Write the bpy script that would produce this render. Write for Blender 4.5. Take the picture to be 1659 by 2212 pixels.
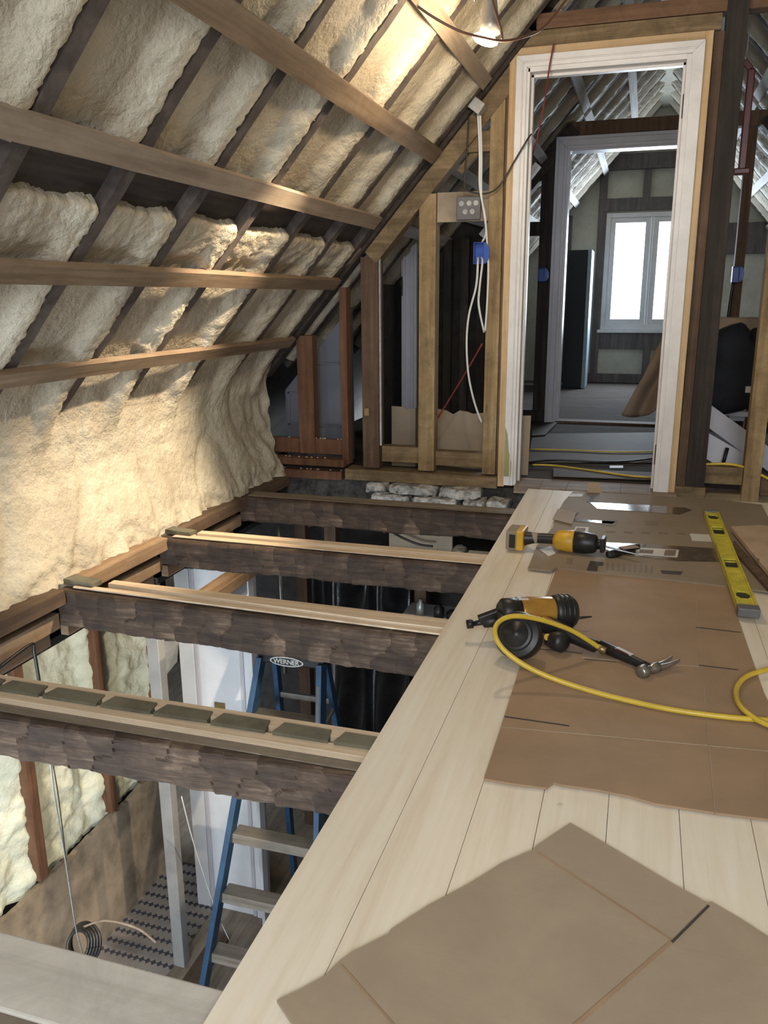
import bpy, bmesh, math, random
import numpy as np
from mathutils import Vector, Matrix, noise
random.seed(7)
PI = math.pi
for o in list(bpy.data.objects): bpy.data.objects.remove(o)
S = bpy.context.scene
COL = S.collection

# ------------------------------------------------------------------ camera
F = 1769.8; CAMH = 0.97
_yaw, _p, _r = math.radians(17.216), math.radians(14.668), math.radians(-0.361)
_f = np.array([-math.sin(_yaw)*math.cos(_p), math.cos(_yaw)*math.cos(_p), -math.sin(_p)])
_ri = np.array([math.cos(_yaw), math.sin(_yaw), 0.0]); _u = np.cross(_ri, _f)
RI = math.cos(_r)*_ri + math.sin(_r)*_u; UP = -math.sin(_r)*_ri + math.cos(_r)*_u; FW = _f
CC = np.array([0.0, 0.0, CAMH])
cam = bpy.data.cameras.new('camera'); cob = bpy.data.objects.new('camera', cam); COL.objects.link(cob)
cam.sensor_fit = 'VERTICAL'; cam.sensor_height = 24; cam.sensor_width = 18; cam.lens = F/2212*24
cam.clip_start = 0.02; cam.clip_end = 100
cob.matrix_world = Matrix(((RI[0], UP[0], -FW[0], 0), (RI[1], UP[1], -FW[1], 0), (RI[2], UP[2], -FW[2], CAMH), (0, 0, 0, 1)))
S.camera = cob

def at(x, y, **k):
    """point where the sight line of a measured photo point meets a real plane X=, Y= or Z="""
    d = ((x-829.5)*RI - (y-1106)*UP)/F + FW
    (a, v), = k.items(); i = 'XYZ'.index(a); t = (v-CC[i])/d[i]
    return tuple(float(c) for c in CC+d*t)

# ------------------------------------------------------------------ world, exposure, lights
S.view_settings.view_transform = 'Standard'; S.view_settings.look = 'None'
S.view_settings.gamma = 1; S.view_settings.use_curve_mapping = False
S.view_settings.exposure = 0.45
W = bpy.data.worlds.new('sky'); S.world = W; W.use_nodes = True
bg = W.node_tree.nodes['Background']; bg.inputs[0].default_value = (0.80, 0.90, 1.0, 1); bg.inputs[1].default_value = 3.2

def area(name, loc, rot, sx, sy, power, color):
    l = bpy.data.lights.new(name, 'AREA'); l.shape = 'RECTANGLE'; l.size = sx; l.size_y = sy
    l.energy = power; l.color = color
    o = bpy.data.objects.new(name, l); COL.objects.link(o); o.location = loc; o.rotation_euler = rot
    return o
# daylight through the far gable window, through the window behind the camera and through the one downstairs
area('far_window_light', (-0.03, 9.86, 1.22), (math.radians(-90), 0, 0), 0.70, 1.12, 50, (0.76, 0.88, 1.0))
area('rear_window_light', (0.35, -1.70, 1.85), (math.radians(56), 0, math.radians(2)), 1.5, 1.3, 56, (0.95, 0.97, 1.0))
area('lower_window_light', (-1.5, 0.1, -1.15), (math.radians(90), 0, math.radians(14)), 1.1, 1.2, 55, (0.80, 0.90, 1.0))

# a work light standing downstairs, out of view below the platform, aimed at the foamed lower wall
ws = bpy.data.lights.new('lower_work_light', 'SPOT'); ws.energy = 95; ws.color = (1.0, 0.84, 0.62); ws.spot_size = math.radians(40); ws.spot_blend = 0.15; ws.shadow_soft_size = 0.03
wo = bpy.data.objects.new('lower_work_light', ws); COL.objects.link(wo); wo.location = (-0.25, 2.15, -0.55)
wo.rotation_euler = (Vector((-2.75, 3.2, -1.45))-wo.location).to_track_quat('-Z', 'Y').to_euler()

# ------------------------------------------------------------------ materials
def new_mat(name):
    m = bpy.data.materials.new(name); m.use_nodes = True
    nt = m.node_tree; b = nt.nodes['Principled BSDF']
    return m, nt, b
def ramp(nt, fac, stops):
    r = nt.nodes.new('ShaderNodeValToRGB'); e = r.color_ramp.elements
    while len(e) > 1: e.remove(e[0])
    e[0].position = stops[0][0]; e[0].color = (*stops[0][1], 1)
    for p, c in stops[1:]:
        n = e.new(p); n.color = (*c, 1)
    nt.links.new(fac, r.inputs[0]); return r.outputs[0]
def coords(nt, scale=(1, 1, 1), rnd=True, rot=(0, 0, 0)):
    tc = nt.nodes.new('ShaderNodeTexCoord'); mp = nt.nodes.new('ShaderNodeMapping')
    mp.inputs['Scale'].default_value = scale; mp.inputs['Rotation'].default_value = rot
    if rnd:
        oi = nt.nodes.new('ShaderNodeObjectInfo'); mul = nt.nodes.new('ShaderNodeMath'); mul.operation = 'MULTIPLY'
        mul.inputs[1].default_value = 37.0; nt.links.new(oi.outputs['Random'], mul.inputs[0])
        add = nt.nodes.new('ShaderNodeVectorMath'); add.operation = 'ADD'
        nt.links.new(tc.outputs['Object'], add.inputs[0]); nt.links.new(mul.outputs[0], add.inputs[1])
        nt.links.new(add.outputs[0], mp.inputs[0])
    else: nt.links.new(tc.outputs['Object'], mp.inputs[0])
    return mp.outputs[0]
def noise_n(nt, vec, scale, detail=4, rough=0.6, dist=0.0):
    n = nt.nodes.new('ShaderNodeTexNoise'); n.inputs['Scale'].default_value = scale
    n.inputs['Detail'].default_value = detail; n.inputs['Roughness'].default_value = rough
    n.inputs['Distortion'].default_value = dist
    nt.links.new(vec, n.inputs['Vector']); return n.outputs['Fac']
def bump(nt, b, h, strength, dist=0.01):
    n = nt.nodes.new('ShaderNodeBump'); n.inputs['Strength'].default_value = strength
    n.inputs['Distance'].default_value = dist
    nt.links.new(h, n.inputs['Height']); nt.links.new(n.outputs[0], b.inputs['Normal'])
def mix(nt, a, b_, fac, mode='MIX'):
    m = nt.nodes.new('ShaderNodeMix'); m.data_type = 'RGBA'; m.blend_type = mode
    if isinstance(fac, float): m.inputs[0].default_value = fac
    else: nt.links.new(fac, m.inputs[0])
    for s, v in ((m.inputs[6], a), (m.inputs[7], b_)):
        if isinstance(v, tuple): s.default_value = (*v, 1)
        else: nt.links.new(v, s)
    return m.outputs[2]

def wood(name, dark, mid, light, axis='X', rough=0.75, bumpv=0.3, dirt=0.35, grain=1.0, knot=0.7, ksc=1.0):
    m, nt, b = new_mat(name)
    s = {'X': (1.6, 30, 30), 'Y': (30, 1.6, 30), 'Z': (30, 30, 1.6), 'N': (8, 8, 8)}[axis]
    s = tuple(v*grain for v in s)
    v = coords(nt, s)
    f = noise_n(nt, v, 1.0, 6, 0.62, 0.35)
    c = ramp(nt, f, [(0.28, dark), (0.5, mid), (0.72, light)])
    v2 = coords(nt, (3.5, 3.5, 3.5))
    g = noise_n(nt, v2, 2.0, 7, 0.75, 0.8)
    fac = ramp(nt, g, [(0.42, (0, 0, 0)), (0.75, (dirt, dirt, dirt))])
    c = mix(nt, c, tuple(x*0.45 for x in dark), fac)
    # knots
    vo = nt.nodes.new('ShaderNodeTexVoronoi'); vo.inputs['Scale'].default_value = 1.0
    ks = {'X': (2.2, 9, 9), 'Y': (9, 2.2, 9), 'Z': (9, 9, 2.2), 'N': (5, 5, 5)}[axis]
    nt.links.new(coords(nt, ks), vo.inputs['Vector'])
    vo.inputs['Scale'].default_value = ksc
    kf = ramp(nt, vo.outputs['Distance'], [(0.04, (knot,)*3), (0.09, (0, 0, 0))])
    c = mix(nt, c, tuple(x*0.5 for x in dark), kf)
    nt.links.new(c, b.inputs['Base Color']); b.inputs['Roughness'].default_value = rough
    bump(nt, b, f, bumpv, 0.004)
    return m
def plain(name, col, rough=0.5, metal=0.0, var=0.12, scale=14, bumpv=0.0, spec=None):
    m, nt, b = new_mat(name)
    f = noise_n(nt, coords(nt), scale, 5, 0.65)
    lo = tuple(max(0, c*(1-var*2)) for c in col); hi = tuple(min(1, c*(1+var)) for c in col)
    nt.links.new(ramp(nt, f, [(0.3, lo), (0.62, hi)]), b.inputs['Base Color'])
    b.inputs['Roughness'].default_value = rough; b.inputs['Metallic'].default_value = metal
    if bumpv: bump(nt, b, f, bumpv, 0.005)
    return m

M = {}
M['boardY'] = wood('new_pine_boards', (0.70, 0.60, 0.46), (0.80, 0.72, 0.59), (0.85, 0.79, 0.68), 'Y', 0.42, 0.03, 0.05, 1.0, 0.35, 0.5)
M['newX'] = wood('new_strip_wood', (0.48, 0.36, 0.24), (0.62, 0.49, 0.35), (0.72, 0.59, 0.45), 'X', 0.7, 0.15, 0.2)
M['strapY'] = wood('strapping_wood', (0.17, 0.125, 0.088), (0.27, 0.21, 0.155), (0.35, 0.28, 0.215), 'Y', 0.75, 0.2, 0.3)
M['strapY2'] = wood('strapping_brown', (0.11, 0.070, 0.040), (0.20, 0.140, 0.088), (0.28, 0.205, 0.14), 'Y', 0.75, 0.2, 0.35)
M['strapW'] = wood('pale_strapping', (0.42, 0.41, 0.40), (0.58, 0.57, 0.56), (0.70, 0.69, 0.68), 'Y', 0.7, 0.1, 0.2)
M['rafter'] = wood('old_rafter_wood', (0.045, 0.034, 0.030), (0.088, 0.070, 0.062), (0.14, 0.115, 0.10), 'N', 0.85, 0.5, 0.5, 2.0)
M['purlin'] = wood('old_purlin_wood', (0.020, 0.014, 0.012), (0.042, 0.031, 0.026), (0.070, 0.052, 0.043), 'Y', 0.85, 0.4, 0.4)
M['studZ'] = wood('stud_wood', (0.19, 0.125, 0.055), (0.32, 0.222, 0.108), (0.43, 0.315, 0.17), 'Z', 0.8, 0.3, 0.75)
M['studD'] = wood('dark_stud_wood', (0.060, 0.033, 0.018), (0.115, 0.068, 0.040), (0.17, 0.105, 0.065), 'Z', 0.8, 0.3, 0.5)
M['studR'] = wood('red_brown_stud_wood', (0.085, 0.036, 0.018), (0.15, 0.068, 0.034), (0.20, 0.10, 0.052), 'Z', 0.8, 0.3, 0.5)
M['postD'] = wood('blackened_post_wood', (0.014, 0.011, 0.010), (0.034, 0.027, 0.023), (0.060, 0.047, 0.039), 'Z', 0.85, 0.4, 0.4)
M['frameX'] = wood('framing_wood_x', (0.12, 0.080, 0.038), (0.21, 0.145, 0.076), (0.32, 0.225, 0.125), 'X', 0.8, 0.35, 0.8)
M['headerX'] = wood('header_wood', (0.090, 0.045, 0.024), (0.16, 0.085, 0.045), (0.22, 0.125, 0.072), 'X', 0.8, 0.3, 0.5)
M['trimL'] = wood('bare_pine_trim', (0.42, 0.27, 0.12), (0.58, 0.40, 0.21), (0.66, 0.48, 0.27), 'Z', 0.6, 0.1, 0.25)
M['trimX'] = wood('bare_pine_trim_x', (0.38, 0.25, 0.12), (0.52, 0.36, 0.20), (0.60, 0.43, 0.25), 'X', 0.6, 0.1, 0.25)
M['rimY'] = wood('rim_wood', (0.16, 0.095, 0.052), (0.27, 0.18, 0.108), (0.37, 0.26, 0.165), 'Y', 0.8, 0.3, 0.4)
M['rimD'] = wood('dark_rim_wood', (0.050, 0.030, 0.018), (0.10, 0.064, 0.040), (0.16, 0.105, 0.068), 'Y', 0.8, 0.3, 0.5)
M['greyX'] = wood('weathered_plank', (0.36, 0.335, 0.295), (0.52, 0.49, 0.44), (0.63, 0.60, 0.55), 'X', 0.7, 0.12, 0.35, 0.6)
M['dustX'] = wood('dusty_beam_top', (0.11, 0.088, 0.064), (0.20, 0.165, 0.125), (0.29, 0.245, 0.19), 'X', 0.85, 0.3, 0.4)
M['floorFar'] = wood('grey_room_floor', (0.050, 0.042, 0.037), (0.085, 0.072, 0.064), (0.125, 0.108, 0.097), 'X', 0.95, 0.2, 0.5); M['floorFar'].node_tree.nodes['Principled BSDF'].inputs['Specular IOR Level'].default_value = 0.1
M['floorLow'] = wood('dusty_lower_floor', (0.17, 0.135, 0.10), (0.26, 0.215, 0.165), (0.34, 0.29, 0.23), 'Y', 0.7, 0.15, 0.5)
M['ladstep'] = wood('worn_ladder_step', (0.14, 0.118, 0.092), (0.24, 0.208, 0.168), (0.33, 0.295, 0.245), 'X', 0.6, 0.2, 0.3)

def hewn_mat():
    m, nt, b = new_mat('hewn_beam_wood')
    at_ = nt.nodes.new('ShaderNodeAttribute'); at_.attribute_name = 'chip'
    g = noise_n(nt, coords(nt, (5, 40, 60)), 1.0, 6, 0.7, 0.5)
    g2 = noise_n(nt, coords(nt, (4, 4, 4)), 2.2, 4, 0.6, 0.8)
    ad = nt.nodes.new('ShaderNodeMath'); ad.operation = 'MULTIPLY_ADD'; ad.inputs[1].default_value = 0.20
    nt.links.new(at_.outputs['Fac'], ad.inputs[0])
    s = nt.nodes.new('ShaderNodeMath'); s.operation = 'MULTIPLY_ADD'; s.inputs[1].default_value = 0.62; nt.links.new(g, s.inputs[0])
    s2 = nt.nodes.new('ShaderNodeMath'); s2.operation = 'MULTIPLY'; s2.inputs[1].default_value = 0.42; nt.links.new(g2, s2.inputs[0])
    nt.links.new(s2.outputs[0], s.inputs[2]); nt.links.new(s.outputs[0], ad.inputs[2])
    c = ramp(nt, ad.outputs[0], [(0.42, (0.020, 0.012, 0.008)), (0.57, (0.043, 0.026, 0.017)), (0.70, (0.080, 0.051, 0.033)), (0.88, (0.25, 0.175, 0.115))])
    nt.links.new(c, b.inputs['Base Color']); b.inputs['Roughness'].default_value = 0.85
    bump(nt, b, g, 0.7, 0.006); return m
M['hewn'] = hewn_mat()

def foam_mat(name, c0, c1, c2, sc=26, bs=0.55, tan=None):
    m, nt, b = new_mat(name)
    v = coords(nt, (1, 1, 1), False)
    f = noise_n(nt, v, 3.0, 5, 0.6, 0.3)
    fine = noise_n(nt, v, sc*2.2, 4, 0.6, 0.2)
    c = ramp(nt, f, [(0.30, c0), (0.52, c1), (0.72, c2)])
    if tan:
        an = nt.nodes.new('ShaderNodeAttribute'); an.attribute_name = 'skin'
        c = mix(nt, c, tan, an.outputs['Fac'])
    c = mix(nt, c, tuple(x*0.82 for x in c0), ramp(nt, fine, [(0.5, (0, 0, 0)), (0.8, (0.45,)*3)]))
    nt.links.new(c, b.inputs['Base Color']); b.inputs['Roughness'].default_value = 0.55
    b.inputs['Specular IOR Level'].default_value = 0.35
    vo = nt.nodes.new('ShaderNodeTexVoronoi'); vo.feature = 'SMOOTH_F1'; vo.inputs['Scale'].default_value = sc
    nt.links.new(v, vo.inputs['Vector'])
    a = nt.nodes.new('ShaderNodeMath'); a.operation = 'MULTIPLY_ADD'; a.inputs[1].default_value = 0.6
    nt.links.new(vo.outputs['Distance'], a.inputs[0]); nt.links.new(fine, a.inputs[2])
    bump(nt, b, a.outputs[0], bs, 0.012)
    return m
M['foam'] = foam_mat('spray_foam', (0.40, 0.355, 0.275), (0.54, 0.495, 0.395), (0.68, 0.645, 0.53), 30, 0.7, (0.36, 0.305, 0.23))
M['foamG'] = foam_mat('greenish_spray_foam', (0.50, 0.52, 0.42), (0.62, 0.64, 0.52), (0.72, 0.72, 0.58), 18, 0.7)
M['foamDull'] = foam_mat('dull_spray_foam', (0.30, 0.29, 0.23), (0.40, 0.385, 0.31), (0.50, 0.48, 0.40))

def card_mat(name, c):
    m, nt, b = new_mat(name)
    f = noise_n(nt, coords(nt, (1, 60, 1)), 2.0, 3, 0.5)
    g = noise_n(nt, coords(nt), 5.0, 5, 0.65, 0.4)
    col = ramp(nt, g, [(0.3, tuple(x*0.86 for x in c)), (0.7, tuple(min(1, x*1.08) for x in c))])
    nt.links.new(col, b.inputs['Base Color']); b.inputs['Roughness'].default_value = 0.72
    bump(nt, b, f, 0.12, 0.002); return m
M['card'] = card_mat('cardboard', (0.335, 0.225, 0.140))
M['card2'] = card_mat('pale_cardboard', (0.36, 0.285, 0.205))
M['card3'] = card_mat('dusty_cardboard', (0.27, 0.215, 0.155))
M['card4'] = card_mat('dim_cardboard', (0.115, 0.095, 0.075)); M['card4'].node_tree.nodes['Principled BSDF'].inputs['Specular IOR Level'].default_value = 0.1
M['cardedge'] = plain('torn_cardboard_edge', (0.22, 0.16, 0.105), 0.9)
M['white'] = plain('white_trim_paint', (0.72, 0.70, 0.69), 0.42, 0, 0.05, 7, 0.05)
M['whitecool'] = plain('white_door_paint', (0.70, 0.72, 0.76), 0.4, 0, 0.04, 4, 0.04)
M['greytrim'] = plain('grey_trim_paint', (0.52, 0.51, 0.56), 0.38, 0, 0.05, 6)
M['postgrey'] = plain('pale_grey_post', (0.30, 0.295, 0.29), 0.5, 0, 0.1, 6)
M['greypanel'] = plain('grey_panel_paint', (0.165, 0.165, 0.195), 0.5, 0, 0.06, 4)
M['plaster'] = plain('old_plaster', (0.31, 0.25, 0.185), 0.85, 0, 0.28, 3.5, 0.5)
M['stone'] = plain('rough_stone', (0.34, 0.33, 0.31), 0.85, 0, 0.45, 22, 0.8)
M['mortar'] = plain('dark_rubble', (0.05, 0.045, 0.04), 0.95, 0, 0.4, 18, 0.8)
M['brickold'] = wood('worn_threshold', (0.15, 0.105, 0.075), (0.26, 0.19, 0.14), (0.40, 0.32, 0.24), 'X', 0.7, 0.3, 0.4)
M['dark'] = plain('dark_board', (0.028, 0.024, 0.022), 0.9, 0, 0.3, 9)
M['darkfoam'] = foam_mat('shaded_old_foam', (0.42, 0.41, 0.34), (0.54, 0.53, 0.44), (0.62, 0.61, 0.51), 14, 0.3)
M['gablewood'] = wood('gable_stud_wood', (0.085, 0.072, 0.068), (0.14, 0.12, 0.115), (0.20, 0.175, 0.165), 'Z', 0.8, 0.3, 0.4)
M['cabinet'] = plain('blue_black_cabinet', (0.016, 0.022, 0.026), 0.7, 0, 0.1, 5)
M['cabedge'] = plain('pale_blue_edge', (0.22, 0.31, 0.38), 0.4, 0, 0.1, 5)
M['tarp'] = plain('brown_canvas', (0.30, 0.225, 0.165), 0.9, 0, 0.08, 3, 0.05)
M['black'] = plain('black_rubber', (0.014, 0.014, 0.015), 0.42, 0, 0.25, 20)
M['blackcloth'] = plain('black_cloth', (0.010, 0.012, 0.017), 0.85, 0, 0.25, 10, 0.3)
M['plasticsheet'] = plain('black_plastic_sheet', (0.012, 0.012, 0.013), 0.22, 0, 0.3, 8, 0.6)
M['yellowtool'] = plain('yellow_tool_plastic', (0.62, 0.36, 0.035), 0.4, 0, 0.14, 14)
M['amber'] = plain('amber_metal', (0.50, 0.27, 0.055), 0.3, 0.5, 0.12, 14)
M['hose'] = plain('yellow_hose', (0.62, 0.44, 0.05), 0.36, 0, 0.08, 8)
M['level'] = plain('yellow_level_paint', (0.60, 0.52, 0.045), 0.42, 0, 0.15, 22)
M['greyplastic'] = plain('grey_plastic', (0.13, 0.13, 0.135), 0.5, 0, 0.12, 14)
M['steel'] = plain('worn_steel', (0.42, 0.41, 0.40), 0.32, 0.9, 0.15, 22)
M['galv'] = plain('galvanised_steel', (0.40, 0.40, 0.39), 0.4, 0.6, 0.12, 24)
M['brass'] = plain('old_brass', (0.30, 0.22, 0.10), 0.4, 0.7, 0.15, 24)
M['bluebox'] = plain('blue_box_plastic', (0.020, 0.085, 0.42), 0.35, 0, 0.08, 14)
M['ladblue'] = plain('blue_fibreglass', (0.026, 0.075, 0.155), 0.4, 0, 0.12, 14)
M['cablew'] = plain('white_cable', (0.66, 0.66, 0.64), 0.35, 0, 0.03, 8)
M['cableb'] = plain('black_cable', (0.020, 0.018, 0.017), 0.4, 0, 0.2, 8)
M['cablebr'] = plain('brown_cord', (0.13, 0.060, 0.032), 0.4, 0, 0.15, 8)
M['red'] = plain('red_cord', (0.20, 0.030, 0.022), 0.5, 0, 0.15, 8)
M['redmetal'] = plain('red_painted_steel', (0.13, 0.022, 0.020), 0.35, 0, 0.15, 12)
M['shim'] = plain('slate_grey_shim', (0.125, 0.118, 0.085), 0.6, 0, 0.2, 12, 0.2)
M['label'] = plain('white_paper', (0.62, 0.60, 0.57), 0.6, 0, 0.05, 10)
M['ink'] = plain('printed_ink', (0.055, 0.045, 0.040), 0.7, 0, 0.1, 10)
M['greyink'] = plain('faded_ink', (0.20, 0.155, 0.115), 0.7, 0, 0.1, 10)
M['tape'] = plain('shiny_packing_tape', (0.115, 0.088, 0.062), 0.13, 0, 0.15, 30, 0.12)
M['silver'] = plain('silver_lettering', (0.62, 0.62, 0.62), 0.35, 0.2, 0.03, 10)
M['ply'] = wood('plywood_offcut', (0.38, 0.27, 0.175), (0.49, 0.365, 0.25), (0.56, 0.43, 0.31), 'N', 0.6, 0.05, 0.15)
M['greenpaint'] = plain('old_green_paint', (0.33, 0.32, 0.15), 0.6, 0, 0.08, 7)
m, nt, b = new_mat('window_glass')
for n in list(nt.nodes):
    if n.type == 'BSDF_PRINCIPLED': nt.nodes.remove(n)
tr = nt.nodes.new('ShaderNodeBsdfTransparent'); gl = nt.nodes.new('ShaderNodeBsdfGlossy'); gl.inputs['Roughness'].default_value = 0.02
mx = nt.nodes.new('ShaderNodeMixShader'); mx.inputs[0].default_value = 0.06
nt.links.new(tr.outputs[0], mx.inputs[1]); nt.links.new(gl.outputs[0], mx.inputs[2])
nt.links.new(mx.outputs[0], nt.nodes['Material Output'].inputs[0]); M['glass'] = m
m, nt, b = new_mat('lit_bulb'); b.inputs['Emission Color'].default_value = (1, 0.78, 0.45, 1); b.inputs['Emission Strength'].default_value = 30; M['bulb'] = m
# vinyl floor with rows of dark diamonds
m, nt, b = new_mat('patterned_vinyl')
tc = nt.nodes.new('ShaderNodeTexCoord'); sx = nt.nodes.new('ShaderNodeSeparateXYZ'); nt.links.new(tc.outputs['Object'], sx.inputs[0])
def mth(op, a, b_=None, c=None):
    n = nt.nodes.new('ShaderNodeMath'); n.operation = op
    for i, v in enumerate((a, b_, c)):
        if v is None: continue
        if isinstance(v, (int, float)): n.inputs[i].default_value = v
        else: nt.links.new(v, n.inputs[i])
    return n.outputs[0]
fx = mth('ABSOLUTE', mth('SUBTRACT', mth('FRACT', mth('MULTIPLY', sx.outputs[0], 27.0)), 0.5))
fy = mth('ABSOLUTE', mth('SUBTRACT', mth('FRACT', mth('MULTIPLY', sx.outputs[1], 13.0)), 0.5))
dm = mth('ADD', fx, mth('MULTIPLY', fy, 1.5)); line = mth('LESS_THAN', fy, 0.045)
dd = mth('MAXIMUM', mth('LESS_THAN', dm, 0.42), line)
g = noise_n(nt, coords(nt), 5, 4)
base = ramp(nt, g, [(0.3, (0.235, 0.21, 0.19)), (0.7, (0.35, 0.32, 0.295))])
nt.links.new(mix(nt, base, (0.055, 0.058, 0.075), dd), b.inputs['Base Color']); b.inputs['Roughness'].default_value = 0.5
M['vinyl'] = m

# ------------------------------------------------------------------ helpers
WL = {}   # world location of things
class MB:
    def __init__(s): s.v = []; s.f = []; s.tone = []
    def add(s, vs, fs, tone=0.5):
        n = len(s.v); s.v += [tuple(map(float, p)) for p in vs]; s.f += [tuple(i+n for i in f) for f in fs]
        s.tone += [tone]*len(vs) if not isinstance(tone, list) else tone
        return s
    def box(s, x0, x1, y0, y1, z0, z1):
        return s.hexa([(x0, y0, z0), (x1, y0, z0), (x1, y1, z0), (x0, y1, z0), (x0, y0, z1), (x1, y0, z1), (x1, y1, z1), (x0, y1, z1)])
    def hexa(s, p):
        return s.add(p, [(0, 3, 2, 1), (4, 5, 6, 7), (0, 1, 5, 4), (1, 2, 6, 5), (2, 3, 7, 6), (3, 0, 4, 7)])
    def bar(s, a, b, w, h, up=(0, 0, 1)):
        """rectangular bar from a to b, width w sideways and h along up"""
        a = Vector(a); b = Vector(b); d = (b-a).normalized(); u = Vector(up)
        r = d.cross(u).normalized(); u = r.cross(d).normalized(); p = []
        for c in (a, b):
            for i, j in ((-1, -1), (1, -1), (1, 1), (-1, 1)): p.append(c + r*w/2*i + u*h/2*j)
        return s.add(p, [(0, 3, 2, 1), (4, 5, 6, 7), (0, 1, 5, 4), (1, 2, 6, 5), (2, 3, 7, 6), (3, 0, 4, 7)])
    def prism(s, pts, off):
        """polygon (3-D points, in order) extruded by the vector off"""
        n = len(pts); o = Vector(off)
        vs = [Vector(p) for p in pts] + [Vector(p)+o for p in pts]
        return s.add(vs, [tuple(range(n-1, -1, -1)), tuple(range(n, 2*n))] + [(i, (i+1) % n, n+(i+1) % n, n+i) for i in range(n)])
    def tube(s, pts, r, seg=10, smooth=True, caps=True):
        P = [Vector(p) for p in pts]
        if smooth and len(P) > 2:
            Q = []
            for i in range(len(P)-1):
                p0 = P[max(0, i-1)]; p1 = P[i]; p2 = P[i+1]; p3 = P[min(len(P)-1, i+2)]
                for k in range(6):
                    t = k/6; Q.append(0.5*((2*p1) + (-p0+p2)*t + (2*p0-5*p1+4*p2-p3)*t*t + (-p0+3*p1-3*p2+p3)*t**3))
            Q.append(P[-1]); P2 = Q
        else: P2 = P
        n = len(P2); rr = r if isinstance(r, (list, tuple)) else None
        up = Vector((0, 0, 1)); vs = []; prev = None
        for i, p in enumerate(P2):
            d = (P2[min(n-1, i+1)] - P2[max(0, i-1)]).normalized()
            if prev is None:
                a = d.cross(up)
                if a.length < 0.1: a = d.cross(Vector((1, 0, 0)))
            else: a = prev - d*prev.dot(d)
            a.normalize(); prev = a; c = d.cross(a)
            if rr: t = i/(n-1)*(len(rr)-1); k = min(int(t), len(rr)-2); R_ = rr[k]*(1-(t-k)) + rr[k+1]*(t-k)
            else: R_ = r
            for j in range(seg): vs.append(p + a*R_*math.cos(2*PI*j/seg) + c*R_*math.sin(2*PI*j/seg))
        fs = [(i*seg+j, i*seg+(j+1) % seg, (i+1)*seg+(j+1) % seg, (i+1)*seg+j) for i in range(n-1) for j in range(seg)]
        if caps: fs += [tuple(range(seg-1, -1, -1)), tuple(range((n-1)*seg, n*seg))]
        return s.add(vs, fs)
    def lathe(s, prof, a, d, seg=20):
        """prof: (distance along d, radius) from point a"""
        a = Vector(a); d = Vector(d).normalized(); u = d.cross(Vector((0, 0, 1)))
        if u.length < 0.1: u = d.cross(Vector((1, 0, 0)))
        u.normalize(); w = d.cross(u); vs = []
        for h, r in prof:
            for j in range(seg): vs.append(a + d*h + u*max(r, 1e-4)*math.cos(2*PI*j/seg) + w*max(r, 1e-4)*math.sin(2*PI*j/seg))
        n = len(prof)
        fs = [(i*seg+j, i*seg+(j+1) % seg, (i+1)*seg+(j+1) % seg, (i+1)*seg+j) for i in range(n-1) for j in range(seg)]
        fs += [tuple(range(seg-1, -1, -1)), tuple(range((n-1)*seg, n*seg))]
        return s.add(vs, fs)
    def grid(s, fn, nu, nv):
        vs = [fn(i/nu, j/nv) for i in range(nu+1) for j in range(nv+1)]
        fs = [(i*(nv+1)+j, (i+1)*(nv+1)+j, (i+1)*(nv+1)+j+1, i*(nv+1)+j+1) for i in range(nu) for j in range(nv)]
        return s.add(vs, fs)
    def build(s, name, mat, parent=None, bevel=0.0, smooth=False, fixn=True):
        a = np.array(s.v); base = ((a[:, 0].min()+a[:, 0].max())/2, (a[:, 1].min()+a[:, 1].max())/2, a[:, 2].min())
        if parent is not None: org = Vector(base)
        else: org = Vector(base)
        me = bpy.data.meshes.new(name); me.from_pydata([tuple(p) for p in (a-np.array(org))], [], s.f); me.update()
        if fixn:
            bm = bmesh.new(); bm.from_mesh(me); bmesh.ops.recalc_face_normals(bm, faces=bm.faces); bm.to_mesh(me); bm.free()
        if len(set(s.tone)) > 1:
            at_ = me.attributes.new('chip', 'FLOAT', 'POINT'); at_.data.foreach_set('value', s.tone)
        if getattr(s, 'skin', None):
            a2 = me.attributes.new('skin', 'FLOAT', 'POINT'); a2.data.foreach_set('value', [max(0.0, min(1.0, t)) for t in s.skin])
        me.materials.append(M[mat])
        o = bpy.data.objects.new(name, me); COL.objects.link(o)
        if parent is not None:
            o.parent = parent; o.location = org - WL[parent]; WL[o] = org
        else: o.location = org; WL[o] = org
        if smooth:
            for p in me.polygons: p.use_smooth = True
        if bevel:
            b_ = o.modifiers.new('bevel', 'BEVEL'); b_.width = bevel; b_.segments = 2; b_.limit_method = 'ANGLE'
        return o
def tag(o, label=None, cat=None, group=None, kind=None):
    if label: o['label'] = label
    if cat: o['category'] = cat
    if group: o['group'] = group
    if kind: o['kind'] = kind
    return o
def thing(name, label, cat, loc, group=None):
    o = bpy.data.objects.new(name, None); COL.objects.link(o); o.location = loc; WL[o] = Vector(loc)
    o.empty_display_size = 0.1
    return tag(o, label, cat, group)
def struct(name, mb, mat, smooth=False, fixn=True, bevel=0.0):
    return tag(mb.build(name, mat, None, bevel, smooth, fixn), kind='structure')
ORD = ['first', 'second', 'third', 'fourth', 'fifth', 'sixth', 'seventh', 'eighth', 'ninth', 'tenth', 'eleventh', 'twelfth', 'thirteenth', 'fourteenth', 'fifteenth', 'sixteenth']
def nz(x, y, z=0.0): return noise.noise(Vector((x, y, z)))
def sm(a, b_, t):
    t = max(0.0, min(1.0, (t-a)/(b_-a))); return t*t*(3-2*t)

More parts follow.
